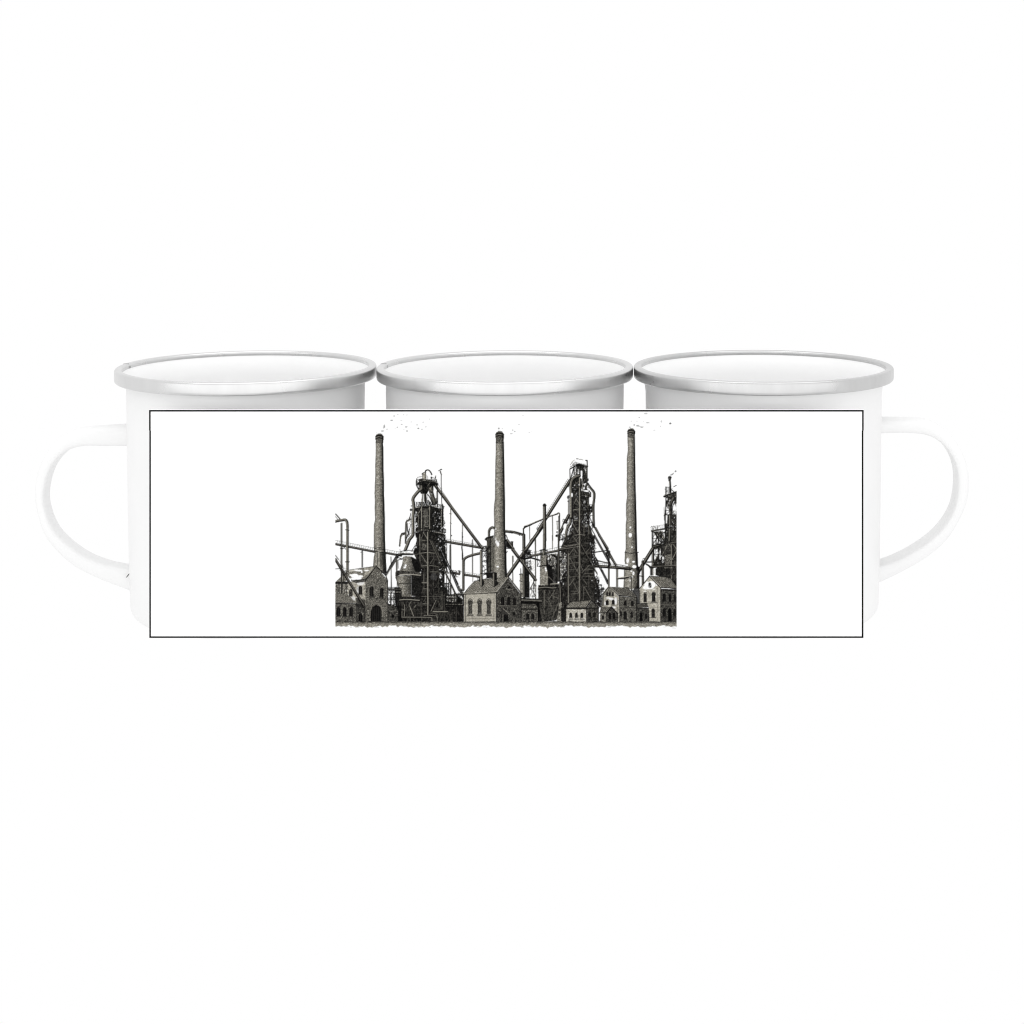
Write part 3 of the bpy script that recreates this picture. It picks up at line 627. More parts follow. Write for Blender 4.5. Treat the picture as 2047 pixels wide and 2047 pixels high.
# --- tower two and everything round it
girder(H(200,400)[0], H(1140,215)[0], 3.2, rail=5, step=2.5)
pen(H(285,80,290,400), 1.4, .3); pen(H(300,80,300,1200), 1.0, .35); pen(H(620,0,622,260), 1.2, .3); pen(H(628,0,628,260), .6, .6)
pen(H(180,0,185,100,250,60), .8, .3)
pipe(G(92,1175,95,1500,98,1932)+H(470,0,470,200,455,400), 5.6, .52); fill(G(50,1190,60,1160,95,1150,130,1165,135,1185,115,1205,65,1205), .12, .3); pen(G(65,1215,60,1240,68,1300), .8, .3)
pen(G(120,1480,190,1420,370,1365), 2.4, .12); pen(G(120,1450,360,1350), .7, .7); pen(smooth(G(365,1365,390,1345,415,1365,412,1420)), 2.4, .35); pipe(G(405,1420,407,1932)+H(740,0,740,880), 2.6, .35)
pen(G(262,1420,268,1932), 1.6, .3); pen(G(345,1520,400,1520), 1.2, .2); pen(G(360,1530,365,1700), 1.6, .45); blob(G(360,1755)[0], 2.0, 2.0, .3); blob(G(352,1835)[0], 2.6, 2.4, .08); mess(G(330,1800,530,1770,540,1932,400,1932), 34, t0=.04, t1=.2, wd=(.6,1.4), a=1)
# tower head
fill(G(635,380,760,310,850,300,1010,340,1010,460,1000,700,900,740,900,620,820,560,800,520,740,540,650,640), .97, .02)
pen(G(640,400,775,325), 2.2, .07); pen(G(640,360,775,285), 1., .25); pen(G(775,180,815,185), 1.2, .2); pen(G(830,195,880,195,920,210), .9, .4); pen(G(975,215,1005,220,1010,340), 2.0, .08); pen(G(665,260,740,205), .9, .6); pen(G(640,310,700,260), .8, .4); pen(G(690,310,760,250,790,270,1000,330), .9, .2)
fill(G(775,290,850,290,960,330,1010,345,1010,365,940,360,930,420,790,400,775,330), .10, .5); pen(G(780,310,1015,350), 2.2, .05)
mess(G(700,280,780,240,1000,300,1000,340,700,340), 18, t0=.1, t1=.4, a=.9, ln=(1,3))
pen(G(635,400,640,640), 1.6, .2); pen(G(725,360,650,620,600,780), 1.8, .1); pen(G(728,370,740,540), .9, .3); pen(G(770,320,775,520), 1.2, .1); pen(G(790,330,795,520), 1.4, .3); pen(G(835,350,845,520), 1.8, .25); pen(G(820,400,760,500), .7, .5)
fill(G(850,380,930,360,960,440,1005,560,1000,700,930,720,905,600,870,450), .15, .7); blob(G(885,500)[0], 2.6, 6.6, 1.); blob(G(955,380)[0], 2, 2.4, .97); mess(G(930,420,1000,420,1010,700,930,700), 26, t0=.3, t1=.8, a=.8, dirs=(62,-62,90))
pen(G(985,350,990,700), 1.2, .5); pen(G(1005,340,1000,720), 1.8, .07); blob(G(1025,635)[0], 1.6, 3.4, .3); pen(G(650,610,740,560,680,540), .9, .3)
# tower body down to the deck
dark(G(700,640,800,540,890,620,900,740,880,860,1080,930,1080,1000,1040,1020,1040,1180,1110,1230,1110,1320,1050,1400,1060,1600,1160,1932,580,1932,600,1850,690,1560,690,900), 520, t0=.25, t1=.7, ln=(2,7), a=.7)
fill(G(885,700,940,740,1000,720,1010,860,900,850), .16, .8); blob(G(940,820)[0], 1.6, 4, .97); blob(G(955,750)[0], 1.2, 2.8, .97); pen(G(905,600,910,870), 1.4, .55); pen(G(990,700,990,850), 1., .5)
for p in ((745,740,1.4,2.4),(740,845,3.4,1.0),(745,830,3.,.8),(765,960,1.2,3),(800,990,1.4,1.6),(740,1420,1.4,4),(750,1470,3,1.2),(945,1110,3.2,5),(1000,1080,1.4,2),(965,1440,4,4.4),(940,1380,1.,2),(980,1190,6,1.4),(990,1220,6,.9),(960,1230,4,1.),(1085,1265,3,2.4),(1070,1240,3,1),(1060,1330,3,1.4),(1075,1420,2.,4),(975,1620,2.4,4),(1005,1620,1.,4),(1005,1730,1,3),(935,1640,.8,3),(700,1690,1.2,4),(670,1700,1.2,4),(640,1780,1.4,2.4),(1110,1600,1.6,6)):
    gap(G(p[0],p[1])[0], p[2]*.85, p[3]*.85, .95)
for a in ((900,1130,960,1010),(960,1010,1010,1150),(930,1150,1040,1150),(920,1480,970,1340),(970,1340,1010,1480),(900,1500,1060,1520),(1020,1000,1030,1600),(1110,1310,1040,1400),(1040,1390,1110,1550),(1050,1560,1130,1550),(1110,1180,1110,1320),(900,1160,1110,1220),(900,1190,1100,1250),(880,940,1080,1000)):
    pen(G(*a), 1.4, .06)
pen(G(1000,840,1050,860,1075,900), 1., .25); pen(G(1010,900,1060,880,1080,940),1.,.15); pen(G(890,960,1060,990),.8,.7); pen(G(900,900,1080,960),.8,.5)
pen(G(705,1280,835,1255), 1.2, .62); pen(G(720,1510,835,1495), 1.2, .6); pen(G(620,1840,730,1825,835,1805,960,1820), 1.1, .58)
for a in ((765,1040,830,1140),(770,1040,730,1140),(700,1570,800,1750),(800,1760,830,1680),(710,1850,760,1932),(835,1830,770,1932)): pen(G(*a), 1., .55)
pen(G(1015,1080,1020,1240), 1.3, .5); pen(G(1040,1600,1040,1800), 1.2, .5); pen(G(940,1580,940,1800), .9, .45)
seg(G(843,590)[0], G(838,1932)[0], 1.7, .66); seg(G(870,640)[0], G(870,900)[0], 1.4, .06)
# flue pipes on both sides
pipe(smooth(G(1010,715,1080,810,1150,900,1160,1000,1140,1200,1145,1500,1150,1640)), 4.0, .45)
girder(G(1180,1660)[0], J(240,850)[0], 3.2, step=2.5); pen(G(1050,1600,1180,1830), 1.6, .1); pen(G(1120,1560,1165,1660), 2.4, .07)
pipe(smooth(G(835,545,790,560,720,600,675,670,660,780,665,900,665,1100,665,1440)), 6.2, .6)
blob(G(680,960)[0], 1.9, 4.2, 1.); pen(G(605,1445,705,1450), 1.5, .1); pen(G(600,1470,700,1475), 1.5, .1)
pen(G(610,1060,605,1380), 2.0, .4); blob(G(600,1010)[0], 2.4, 3.8, .3); pen(G(580,1010,600,975,625,975), 1., .15); pen(G(590,1090,600,1100),1.6,.1)
girder(G(430,1760)[0], G(610,1390)[0], 4.2, step=1.6); mess(G(500,1480,600,1480,580,1570,480,1560), 24, t0=.05, t1=.2, a=1, wd=(.6,1.2)); blob(G(530,1650)[0], 3.2, 7.5, 1.); pen(G(575,1600,560,1720), 1.3, .15)
pipe(smooth(G(650,1480,645,1560,590,1650,560,1760,552,1850,552,1932))+H(885,0,885,180), 4.6, .58)
# tower foot H
dark(H(800,200,890,0,1440,0,1450,300,1480,560,1430,640,1440,800,1480,900,1560,1150,1560,1400,1380,1260,960,1290,880,1400,690,1640,350,1680,350,1100,340,1020,560,960,760,940,770,820,740,700), 1800, t0=.2, t1=.62, ln=(2,8), wd=(.3,.75), a=.5)
fill(H(1440,0,1500,60,1530,160,1470,560,1420,420), .97, .02)
# sky windows left of tower
for q in ((770,340,850,330,900,380,900,600,850,720,780,900,770,620),(500,370,700,340,720,900,560,800,560,500)):
    fill(H(*q), .9, .15); mess(H(*q), 55, t0=.05, t1=.25, wd=(.7,1.6), ln=(3,9), a=1, dirs=(90,62,-50,0))
for p in ((830,500,2.6,5),(810,610,1.6,2),(820,730,2,3.6),(805,380,1.,4),(790,890,2,2),(830,930,1.6,3.4),(600,520,1.8,2),(570,460,1,4),(645,430,1,4),(722,690,1.2,5)): gap(H(p[0],p[1])[0], p[2], p[3], .97)
seg(H(620,380)[0], H(620,620)[0], 1., .5); pen(H(650,400,700,420,705,900), 4, .12); pen(H(645,400,648,860), 1.2, .5); pen(H(600,370,640,380,690,420), 2.6, .1)
pipe(H(740,0,740,870), 2.4, .4); seg(H(722,380)[0], H(722,700)[0], 1., .55)
girder(H(760,275)[0], H(1150,215)[0], 3.0, step=2.5, rail=5)
pen(H(770,250,900,215,1100,180), .8, .6); pen(H(850,200,1140,165), .8, .5); pen(H(940,140,1120,100), .8, .4)
for x, y0, y1, wd, t in ((930,350,1300,2.0,.52),(1143,0,1250,2.1,.56),(905,320,1000,.8,.3),(1220,1000,1240,1.,.4),(1320,800,1000,1.,.3)): seg(H(x,y0)[0], H(x,y1)[0], wd, t)
for a in ((1020,20,1140,190),(1085,90,1140,20),(940,380,1030,255),(1030,255,1090,340),(1100,250,1110,200),(950,430,1020,540),(1020,560,1130,740),(950,970,1045,830),(1030,920,1130,1110),(1190,720,1330,580),(1170,590,1210,680),(1230,990,1370,1230),(1215,850,1290,950),(1270,330,1330,260),(1100,690,1130,600),(550,1240,680,1040),(600,1160,740,1220),(620,1580,740,1300),(560,1260,620,1420)):
    pen(H(*a), 1., .48)
for a in ((950,410,1120,385),(950,548,1130,520),(800,825,1120,785),(940,660,1100,655),(980,1130,1120,1120),(990,1080,1100,1090),(1200,785,1420,800),(1240,740,1400,740),(1230,655,1400,660),(1240,150,1330,155),(1180,340,1400,350),(970,440,1090,430)): pen(H(*a), 1., .42)
seg(H(1165,190)[0], H(1520,800)[0], 2.6, .05); seg(H(1175,180)[0], H(1500,760)[0], .9, .5)
# right edge of the tower
for p in ((1350,160,1.4,3.4),(1370,290,1.,4),(1395,350,1,4),(1385,460,1,1.6),(1370,520,1.5,1.4),(1400,490,1.2,1.2),(1410,230,1.2,1.),(1385,870,1.6,1.6),(1375,950,.9,1),(1530,1200,.9,3),(1535,1290,1.2,1.4),(1535,1330,1,1),(1500,1060,1.4,5),(1405,120,1.5,1)): gap(H(p[0],p[1])[0], p[2], p[3], .95)
ladder(H(1440,20)[0], H(1720,520)[0], 4.0); girder(H(1520,-10)[0], H(1690,260)[0], 3.4, step=3); girder(H(1690,330)[0], H(1840,560)[0], 3.2, step=3)
seg(H(1420,330)[0], H(1690,290)[0], 2.0, .12); mess(H(1660,230,1720,270,1740,350,1660,340), 18, t0=.05, t1=.2, wd=(.7,1.4), a=1)
girder(H(1450,590)[0], J(470,900)[0], 4.4, rail=3.4); pen(H(1460,480,1620,520,1740,540), 2.4, .25); pen(H(1430,400,1500,500,1480,560), 2.6, .1); mess(H(1430,400,1520,520,1520,620,1420,600), 26, t0=.04, t1=.2, wd=(.7,1.6), a=1)
ladder(H(1540,620)[0], H(1700,920)[0], 4.2); fill(H(1490,690,1560,700,1660,900,1650,1010,1560,1050,1500,900), .98, .02); blob(H(1510,880)[0], 2.2, 5.5, .12); blob(H(1560,960)[0], 2.8, 2.2, .5); blob(H(1590,1030)[0], 4, 3, .3); mess(H(1450,800,1500,800,1560,1150,1500,1150), 44, t0=.05, t1=.2, wd=(.5,1.2), a=1); mess(H(1560,1010,1640,1010,1600,1100,1560,1120), 20, t0=.05, t1=.2, a=1)
ladder(H(1580,680)[0], H(1690,930)[0], 3.6)
for x in (1700,1720,1860,1885): seg(H(x,300 if x < 1750 else 640)[0], H(x,990)[0], 1.6, .14)
seg(H(1710,640)[0], H(1710,980)[0], 1., .75); seg(H(1872,660)[0], H(1872,980)[0], 1.1, .8); pen(H(1690,320,1700,560), 1.2, .15); pen(H(1660,350,1740,560,1700,600), 2.6, .1); mess(H(1740,540,1900,560,1900,640,1740,630), 26, t0=.05, t1=.9, a=.8, ln=(1,4))
for q in ((H,760,330,900,900,2,6),(H,500,370,720,800,3,4),(H,1330,120,1440,560,2,5),(H,1440,800,1500,1380,1,6),(H,1500,960,1570,1380,1,4),(G,720,330,860,520,2,2),(G,910,370,1010,700,2,4),(G,880,900,1085,1000,4,1),(G,890,1170,1115,1310,4,1),(G,900,1010,1040,1160,2,1),(G,900,1320,1050,1500,2,1),(H,330,380,620,600,3,1)):
    scaf(*q)
for q in ((H,930,250,1143,1250,2,9),(H,1160,200,1330,1250,1,8,.42,.6,1160,1500),(G,700,700,835,1500,1,8),(G,850,1050,1040,1600,2,5),(H,360,1050,740,1660,4,4),(G,600,1600,835,1932,2,2)):
    scaf(*(q if len(q) > 7 else q+(.42, .6)), a=.55)
for q in ((G,900,720,1050,1600,26),(H,1340,150,1440,560,12),(H,1440,800,1560,1350,14),(H,770,340,900,900,12),(G,700,700,830,1000,5),(G,720,1380,830,1480,3),(G,590,1650,700,1900,5),(H,560,400,720,800,7)): chinks(*q)
# small blast vessel (centre right)
fill(H(350,960,760,940,760,1060,350,1060), .10, .6); mess(H(350,960,760,940,760,1060,350,1060), 40, t0=.3, t1=.7, a=.7, ln=(1,4)); fill(H(500,640,720,640,720,960,540,960), .10, .6, .8); mess(H(500,400,720,400,720,960,540,960), 60, t0=.3, t1=.75, a=.7, dirs=(90,90,62)); fill(H(385,290,420,290,420,560,385,560), .15, .6, .7)
fill(H(400,400,520,400,560,600,560,960,380,960,380,620), .4, .4); courses(H(430,380,500,380,520,560,430,570), .55, 2); 
courses(H(395,610,500,600,540,700,530,960,390,970), .56, 2.0, 0, .42); fill(H(505,400,545,560,620,600,640,900,540,980,530,700,500,600), .08, .6)
pen(H(360,600,470,585,640,600), 1.8, .07); blob(H(490,640)[0], 1.8, 2.6, 1.); blob(H(500,680)[0], 1.6, 2.6, 1.); blob(H(545,450)[0], 1, 3, .95); blob(H(350,650)[0], 2, 5, 1.)
pen(H(385,290,470,270,520,300), 2, .1); mess(H(300,290,540,270,540,340,300,350), 30, t0=.08, t1=.9, ln=(1,3), a=.8); pen(H(350,1015,480,1000,620,1015,690,1010), 1.5, .55); pen(H(350,1035,620,1035), 2, .05)
seg(H(470,1060)[0], H(470,1400)[0], 2.0, .36); pen(H(580,940,700,935,745,925), 1.4, .7); pipe(H(770,940,780,1100,780,1300), 3.4, .5); pen(H(540,790,660,910), .9, .5)
mess(H(350,1050,740,1050,700,1660,350,1660), 260, t0=.35, t1=.6, a=.5, ln=(2,10))
courses(H(745,1330,760,1290,800,1290,815,1330,815,1430,745,1430), .55, 2); fill(H(795,1300,815,1330,815,1430,795,1430), .15, .4)
fill(H(720,1500,735,1460,780,1445,830,1460,860,1500,860,1540,720,1540), .42, .5); courses(H(710,1540,785,1540,785,1690,705,1690), .55, 1.8); fill(H(785,1530,880,1530,880,1690,785,1690), .12, .9); pen(H(715,1500,860,1500), .9, .15); pen(H(715,1540,870,1535), .9, .1)

# --- furnace three on the right edge
XR = 1352.5*1
pipe(J(1075,0,1075,60), 4, .6)
dark(I(1145,1820,1340,1830,1340,1932,1130,1932), 30, ln=(1,4)); fill(I(1145,1480,1340,1430,1340,1830,1145,1830), .97, .02)
pen(smooth(I(1210,1180,1230,1180)), 5.0, .14); fill(I(1190,1190,1205,1170,1230,1168,1242,1200,1238,1240,1195,1245), .16, .5); pen(I(1222,1240,1228,1340,1232,1440), 3.6, .12); pen(I(1214,1240,1218,1330), 1., .5); blob(I(1205,1205)[0], 1, 2.6, .45)
pen(I(1145,1350,1230,1350), .8, .2); pen(I(1150,1345,1150,1480,1145,1932), 1.6, .12)
for x in (1145,1168,1192,1212): seg(I(x,1345)[0], I(x,1450)[0], .8, .2)
mess(I(1130,1380,1260,1370,1270,1450,1130,1480), 30, t0=.08, t1=.4, a=.8, ln=(1,3)); pen(I(1290,1340,1336,1318), 1.3, .2)
fill(I(1098,1515,1150,1480,1340,1415,1340,1445,1150,1510,1130,1535), .08, .4); pen(I(1110,1500,1340,1418), .6, .6); pen(I(1245,1390,1290,1430),1.6,.15)
fill(I(1150,1515,1340,1440,1340,1640,1300,1640,1300,1540,1230,1560,1160,1680), .25, .9); mess(I(1150,1515,1340,1440,1340,1640,1160,1680), 60, t0=.03, t1=.2, a=1, wd=(.5,1.2)); pen(I(1155,1690,1255,1470), 1.8, .1); pen(I(1160,1680,1250,1480), .6, .7); blob(I(1170,1560)[0],1.4,3.4,.9)
pen(I(1150,1510,1152,1932), 1.8, .07); pen(I(1195,1590,1185,1720), 1.6, .35)
pipe(smooth(I(1290,1540,1250,1610,1230,1700,1240,1800,1240,1932)), 5.8, .48); pen(smooth(I(1330,1560,1280,1660,1265,1760,1260,1830)), 1.2, .1); pen(I(1325,1640,1330,1740,1270,1800), 1, .3); mess(I(1270,1760,1340,1740,1340,1830,1270,1830), 18, t0=.06, t1=.3, a=1, ln=(1,4))
blob(I(1305,1720)[0], 3.4, 5.4, .98); pen(I(1120,1850,1340,1835), 1.6, .06); pen(I(1120,1700,1125,1932), .9, .3)
dark(J(995,50,1030,70,1180,60,1180,1200,1100,1100,960,1030,860,1000,870,870,800,870,800,540,990,420), 700, t0=.25, t1=.7, ln=(2,7), a=.65)
for p in ((1150,100,1.4,1.),(1160,140,1,2),(1130,200,1,1.4),(1165,300,.8,2),(1020,330,1.2,2.4),(1035,420,1,2),(1160,60,1.6,.8)): gap(J(p[0],p[1])[0], p[2], p[3])
fill(J(1000,70,1040,80,1030,200,1000,200), .95, .03); blob(J(1020,130)[0], 1.4, 4.4, .95)
pipe(J(1078,80,1080,250,1070,470), 4.8, .5)
fill(J(790,325,1000,295,995,480,960,500,800,540,820,860,800,860,810,330), .97, .02)
fill(J(820,330,960,320,1000,440,990,480,930,440,900,470,880,430), .45, .8)
for a in ((830,340,950,520),(870,330,990,470),(850,340,890,430),(930,320,850,480),(960,330,900,470),(880,430,1000,330),(800,600,1000,470),(820,830,950,570),(870,700,990,820)): pen(J(*a), 1.5, .1)
girder(J(790,320)[0], J(1000,285)[0], 2.2, rail=7); mess(J(790,235,900,230,890,300,790,300), 30, t0=.1, t1=.4, a=.9, ln=(1,4), dirs=(90,90,0))
for x, y0, y1 in ((800,330,1000),(815,330,1000),(895,350,760),(945,370,830),(1005,0,480),(1098,520,1090)): seg(J(x,y0)[0], J(x,y1)[0], 1.5, .12)
seg(J(1100,520)[0], J(1100,1060)[0], 1.6, .5); seg(J(808,600)[0], J(808,990)[0], .7, .7)
girder(J(820,560)[0], J(1180,490)[0], 3.0); mess(J(820,490,900,490,880,560,820,570), 20, t0=.08, t1=.3, a=1); mess(J(900,490,1180,470,1180,520,900,540), 30, t0=.05, t1=.5, a=.8, ln=(1,4))
fill(J(990,690,1095,680,1095,830,1000,840), .35, .6); fill(J(960,520,1080,500,1095,560,1090,680,985,690,960,640), .2, .7)
fill(J(830,600,890,590,890,700,830,800), .97, .02); fill(J(905,600,935,590,935,760,905,760), .95, .03); fill(J(960,700,995,740,990,800,950,820), .95, .03)
for a in ((960,690,1030,540),(1060,520,1095,570),(1110,760,1180,620),(1120,520,1180,600),(820,830,930,590),(1130,900,1180,960),(990,870,1040,960),(1030,880,1080,1000),(1000,900,970,990),(1090,890,1050,980)): pen(J(*a), 1.4, .55)
girder(J(710,800)[0], J(870,795)[0], 1.6); girder(J(800,870)[0], J(1180,850)[0], 3.0); mess(J(820,800,1180,780,1180,850,820,860), 46, t0=.06, t1=.9, a=.8, ln=(1,4)); pen(J(710,830,800,890), 3, .1); pen(J(740,850,770,890,860,880),2,.12)
fill(J(860,905,1180,880,1180,1190,1090,1070,960,1030,850,1000), .1, .7); mess(J(860,905,1180,880,1180,1190,1090,1070,960,1030,850,1000), 70, t0=.3, t1=.65, a=.7, ln=(2,7), dirs=(62,-62))
fill(J(820,900,860,900,858,1000,820,990), .95, .03); pen(J(775,890,775,1000), 1.2, .2); pen(J(790,890,790,1000), 2., .15); seg(J(1100,880)[0], J(1100,1060)[0], 1.8, .5)
girder(J(590,945)[0], J(810,590)[0], 5.0, step=1.8); pipe(J(655,790,658,1150), 4.0, .40); pen(smooth(J(655,755,680,740,695,755)), 1.2, .3); pen(J(600,1010,670,1025), 1.8, .12); pen(J(600,1000,600,1180), 1.2, .3)
for q in ((J,830,600,990,850,2,3),(J,800,335,1000,540,3,2),(I,1152,1530,1235,1830,1,4),(J,860,900,1180,1000,4,1),(B,890,1190,1060,1460,3,3)):
    scaf(*q)
for q in ((J,1000,520,1180,1000,2,5),(J,1100,80,1180,470,1,5)): scaf(*q, t=.45, wd=.6, a=.55)
for q in ((J,830,600,990,850,6),(J,1000,90,1170,470,10),(J,830,350,980,520,5)): chinks(*q)
# chimney three bands and bare patches
pen(J(380,655,480,665,588,650), 1.5, .08); pen(J(382,640,480,648,570,640), .9, .35)
fill(J(360,832,432,832,425,870,372,872), 1., 0); pen(J(245,835,425,865), .9, .25); girder(J(250,880)[0], J(450,895)[0], 3.0); pen(J(450,890,590,910), 1.2, .12); seg(J(590,880)[0], J(600,970)[0], 3.6, .07)
for p in ((465,265,2.0,2.4),(462,385,3.3,4.7),(490,570,1.6,1.8),(423,775,2.8,6),(515,795,3.2,2.2),(525,868,4.4,3.4),(480,940,2.4,1.6),(512,975,2.2,3.8),(470,1030,5,1.8),(410,1030,4,1.4),(460,1085,1.4,2.2)): blob(J(p[0],p[1])[0], p[2], p[3], 1.)
seg(J(350,1060)[0], J(350,1180)[0], 1., .9); pen(J(265,1055,370,1050,470,1020,485,1060,487,1240), 3.0, .14); pen(J(265,1045,480,1012), 1.2, .8); pen(J(492,1050,492,1230), 1., .8); fill(J(500,1240,600,1100,604,1440,560,1440,560,1330), .1, .5, .8)
blob(F(838,335)[0], 3.0, 4.4, 1.); blob(F(812,290)[0], 2.6, 3.6, .97, .9); blob(F(798,240)[0], 1.8, 3, .95, .7); blob(F(832,725)[0], 2.8, 2.0, 1.); blob(F(800,65)[0], 1.6, 2.2, .93, .8); blob(F(860,280)[0],1.8,1.4,.95,.7)

# --- houses
dark(F(1245,1270,1560,1290,1600,1700,1245,1700), 60)
fill(H(785,1400,905,1400,905,1690,785,1690), .12, .6)
dark(B(890,1470,1100,1470,1100,1745,890,1745), 40)
# left house
fill(B(78,1115,270,925,280,1080,200,1110,78,1120), .45, .35); fill(B(78,1110,300,1110,300,1300,78,1300), .5, .5); fill(B(78,1105,290,1100,290,1135,78,1135), .1,.4)
for x in (105,125,145,190,230,255): seg(B(x,1130)[0], B(x,1290)[0], 1.1, .15)
hatch(B(275,930,680,865,715,865,560,1060,330,1090,270,1010), .55, .9, 1.8, .35)
fill(B(290,925,430,905,420,935,300,950), .85, .15); fill(B(520,890,670,880,620,960,510,1040,540,960), .62, .2)
for p in ((440,930,9,2.2),(380,1010,9,5),(350,1060,8,3),(470,1020,6,3),(430,1050,9,3.4),(320,1000,4,2),(490,955,2,2),(560,930,6,1.6)): blob(B(p[0],p[1])[0], p[2]*.9, p[3]*.9, .99)
pen(B(330,1090,440,1080,555,1062,715,865), 1.5, .07); pen(B(300,920,690,865), .9, .25)
fill(B(275,1110,555,1075,555,1500,400,1440,275,1290), .66, .22); blob(B(470,1130)[0], 8, 4, .95, .8); blob(B(360,1360)[0], 4, 5, .9, .8); blob(B(430,1230)[0], 3, 7, .85, .8); fill(B(335,1095,555,1070,555,1100,400,1125), .2, .3, .8)
arch(B,320,1215,1330,50,.2,False); arch(B,468,1165,1300,52,.12)
courses(B(555,1075,712,868,888,1075,892,1740,550,1740), .40, 1.9, 0, .42, .30)
pen(B(555,1070,712,868), .6, .85); pen(B(548,1080,700,880), 1.4, .06); pen(B(712,862,862,1010,890,1095), 1.9, .06); seg(B(553,1090)[0],B(553,1740)[0],1.,.1); seg(B(890,1090)[0],B(892,1740)[0],1.2,.08)
arch(B,640,1175,1330,58,.10); arch(B,797,1195,1340,52,.08); pen(B(575,1340,690,1345), .9,.1); pen(B(760,1365,850,1370),.9,.1)
pen(smooth(B(625,1560,640,1490,680,1450,720,1440,770,1465,800,1530,805,1600)), 1.4, .50); fill(B(635,1740,632,1560,655,1500,715,1465,770,1490,795,1560,795,1740), .07, .4)
for x in (660,690,720,750,775): seg(B(x,1500)[0], B(x,1735)[0], .6, .30)
pen(B(632,1740,632,1560,655,1500,715,1465,770,1490,795,1560), .9, .05)
hatch(B(78,1275,250,1275,410,1435,78,1435), .50, .95, 1.7, .5); pen(B(78,1440,410,1445), 1.8, .05); courses(B(78,1450,412,1450,412,1745,78,1745), .36, 1.8, 0, .45, .35)
for x in (128,225,325): arch(B,x,1495,1630,50,.07)
courses(B(412,1440,555,1440,555,1745,412,1745), .30, 1.8, 0, .5, .4); arch(B,470,1590,1720,56,.06,False); seg(B(412,1440)[0],B(412,1745)[0],1.2,.07); fill(B(400,1350,540,1380,540,1510,400,1500), .12, .7, .7); seg(B(528,1480)[0],B(528,1740)[0],1.2,.08)
girder(B(78,750)[0], B(520,1470)[0], 3.8, step=1.9, lit=.5); pen(B(78,690,130,760), 1.4, .2); pen(B(105,720,500,1330), .6, .3, .7)
mess(B(150,830,260,870,290,1000,170,1000), 34, t0=.08, t1=.3, a=.9, wd=(.5,1.2)); seg(B(176,860)[0],B(176,1280)[0],2.6,.2); seg(B(205,960)[0],B(205,1100)[0],1.2,.15)
courses(B(893,1455,960,1470,1045,1500,1050,1745,893,1745), .27, 1.8, 0, .5, .4); pen(B(893,1450,970,1465,1045,1500), 1.8, .07); fill(B(950,1610,990,1610,990,1660,950,1660), .04, .3)
# middle house
hatch(F(240,1190,430,980,530,945,830,920,1000,900,1025,905,810,1170), .56, -.95, 1.7, .30, .18)
pen(F(240,1195,330,1080,430,975,1000,905), .8, .2)
pipe(F(547,860,550,1050), 4.8, .62); fill(F(565,940,600,990,590,1040,560,1060), .1, .4); fill(F(800,940,850,1010,830,1050,790,1070), .1, .4)
fill(F(580,860,640,830,800,825,815,850,800,920,600,935), .10, .5); blob(F(610,900)[0], 3.2, 4, 1.); blob(F(585,920)[0],1.4,2.6,1.); pen(F(565,850,640,830,800,828), 1.2, .1); pipe(F(768,850,770,1060), 4.6, .55); fill(F(785,820,820,830,820,960,790,970), .07, .4); pen(F(510,920,515,980), 2, .1); pen(F(485,920,487,970),1.2,.2)
pen(F(235,1210,500,1200,815,1180), 2.2, .07); pen(F(235,1195,500,1188,812,1165,1022,905), 1.3, .66); pen(F(820,1180,1025,925), 1.7, .06)
courses(F(240,1215,805,1190,805,1720,240,1720), .65, 2.1, 0, .20, .08)
courses(F(815,1180,1022,930,1240,1210,1240,1720,815,1720), .27, 1.8, 0, .45, .42)
pen(F(1022,905,1250,1195), 2.2, .06); pen(F(1030,905,1255,1185), .8, .7); seg(F(810,1190)[0],F(810,1720)[0],1.4,.06); seg(F(270,1215)[0],F(270,1720)[0],.9,.15); seg(F(240,1215)[0],F(240,1720)[0],1.,.15); seg(F(768,1200)[0],F(768,1720)[0],.7,.3); seg(F(1243,1200)[0],F(1243,1710)[0],1.4,.08)
for x in (353,517,678):
    pen(smooth(F(x-42,1370,x-30,1310,x,1290,x+30,1310,x+42,1370)), 1.3, .25)
    arch(F,x,1310,1555,62,.26); fill(F(x-50,1558,x+50,1558,x+50,1580,x-50,1580), .4, .2); seg(F(x-52,1580)[0],F(x+50,1580)[0],.9,.08)
    for yy in (1370,1420,1470,1515): seg(F(x-28,yy)[0],F(x+28,yy)[0],.4,.12,.8)
pen(F(275,1600,765,1600),.7,.35,.7); pen(F(275,1640,765,1640), .8, .3); pen(F(275,1365,765,1345), .6, .35, .7); pen(F(275,1690,765,1685),.6,.35)
arch(F,920,1250,1400,52,.05,False); arch(F,1030,1250,1400,52,.06,False); arch(F,1128,1265,1400,46,.05,False); pen(F(850,1415,1180,1415), 1.2, .5); pen(F(850,1425,1180,1425), .8, .05)
fill(F(1010,1080,1050,1060,1070,1100,1030,1110), .06, .3); pen(F(970,1130,1090,1130), .7, .5); fill(F(900,1540,920,1460,1040,1560,1020,1580), .2, .5); pen(F(920,1460,890,1540), 1.2, .06); pen(F(925,1460,1045,1560), 1.1, .6); fill(F(930,1560,1020,1570,1020,1710,930,1700), .08, .5); pen(F(930,1560,925,1700), 1., .5); arch(F,1122,1520,1580,40,.05,False); pen(F(850,1500,900,1560,890,1700), 1.4, .07)
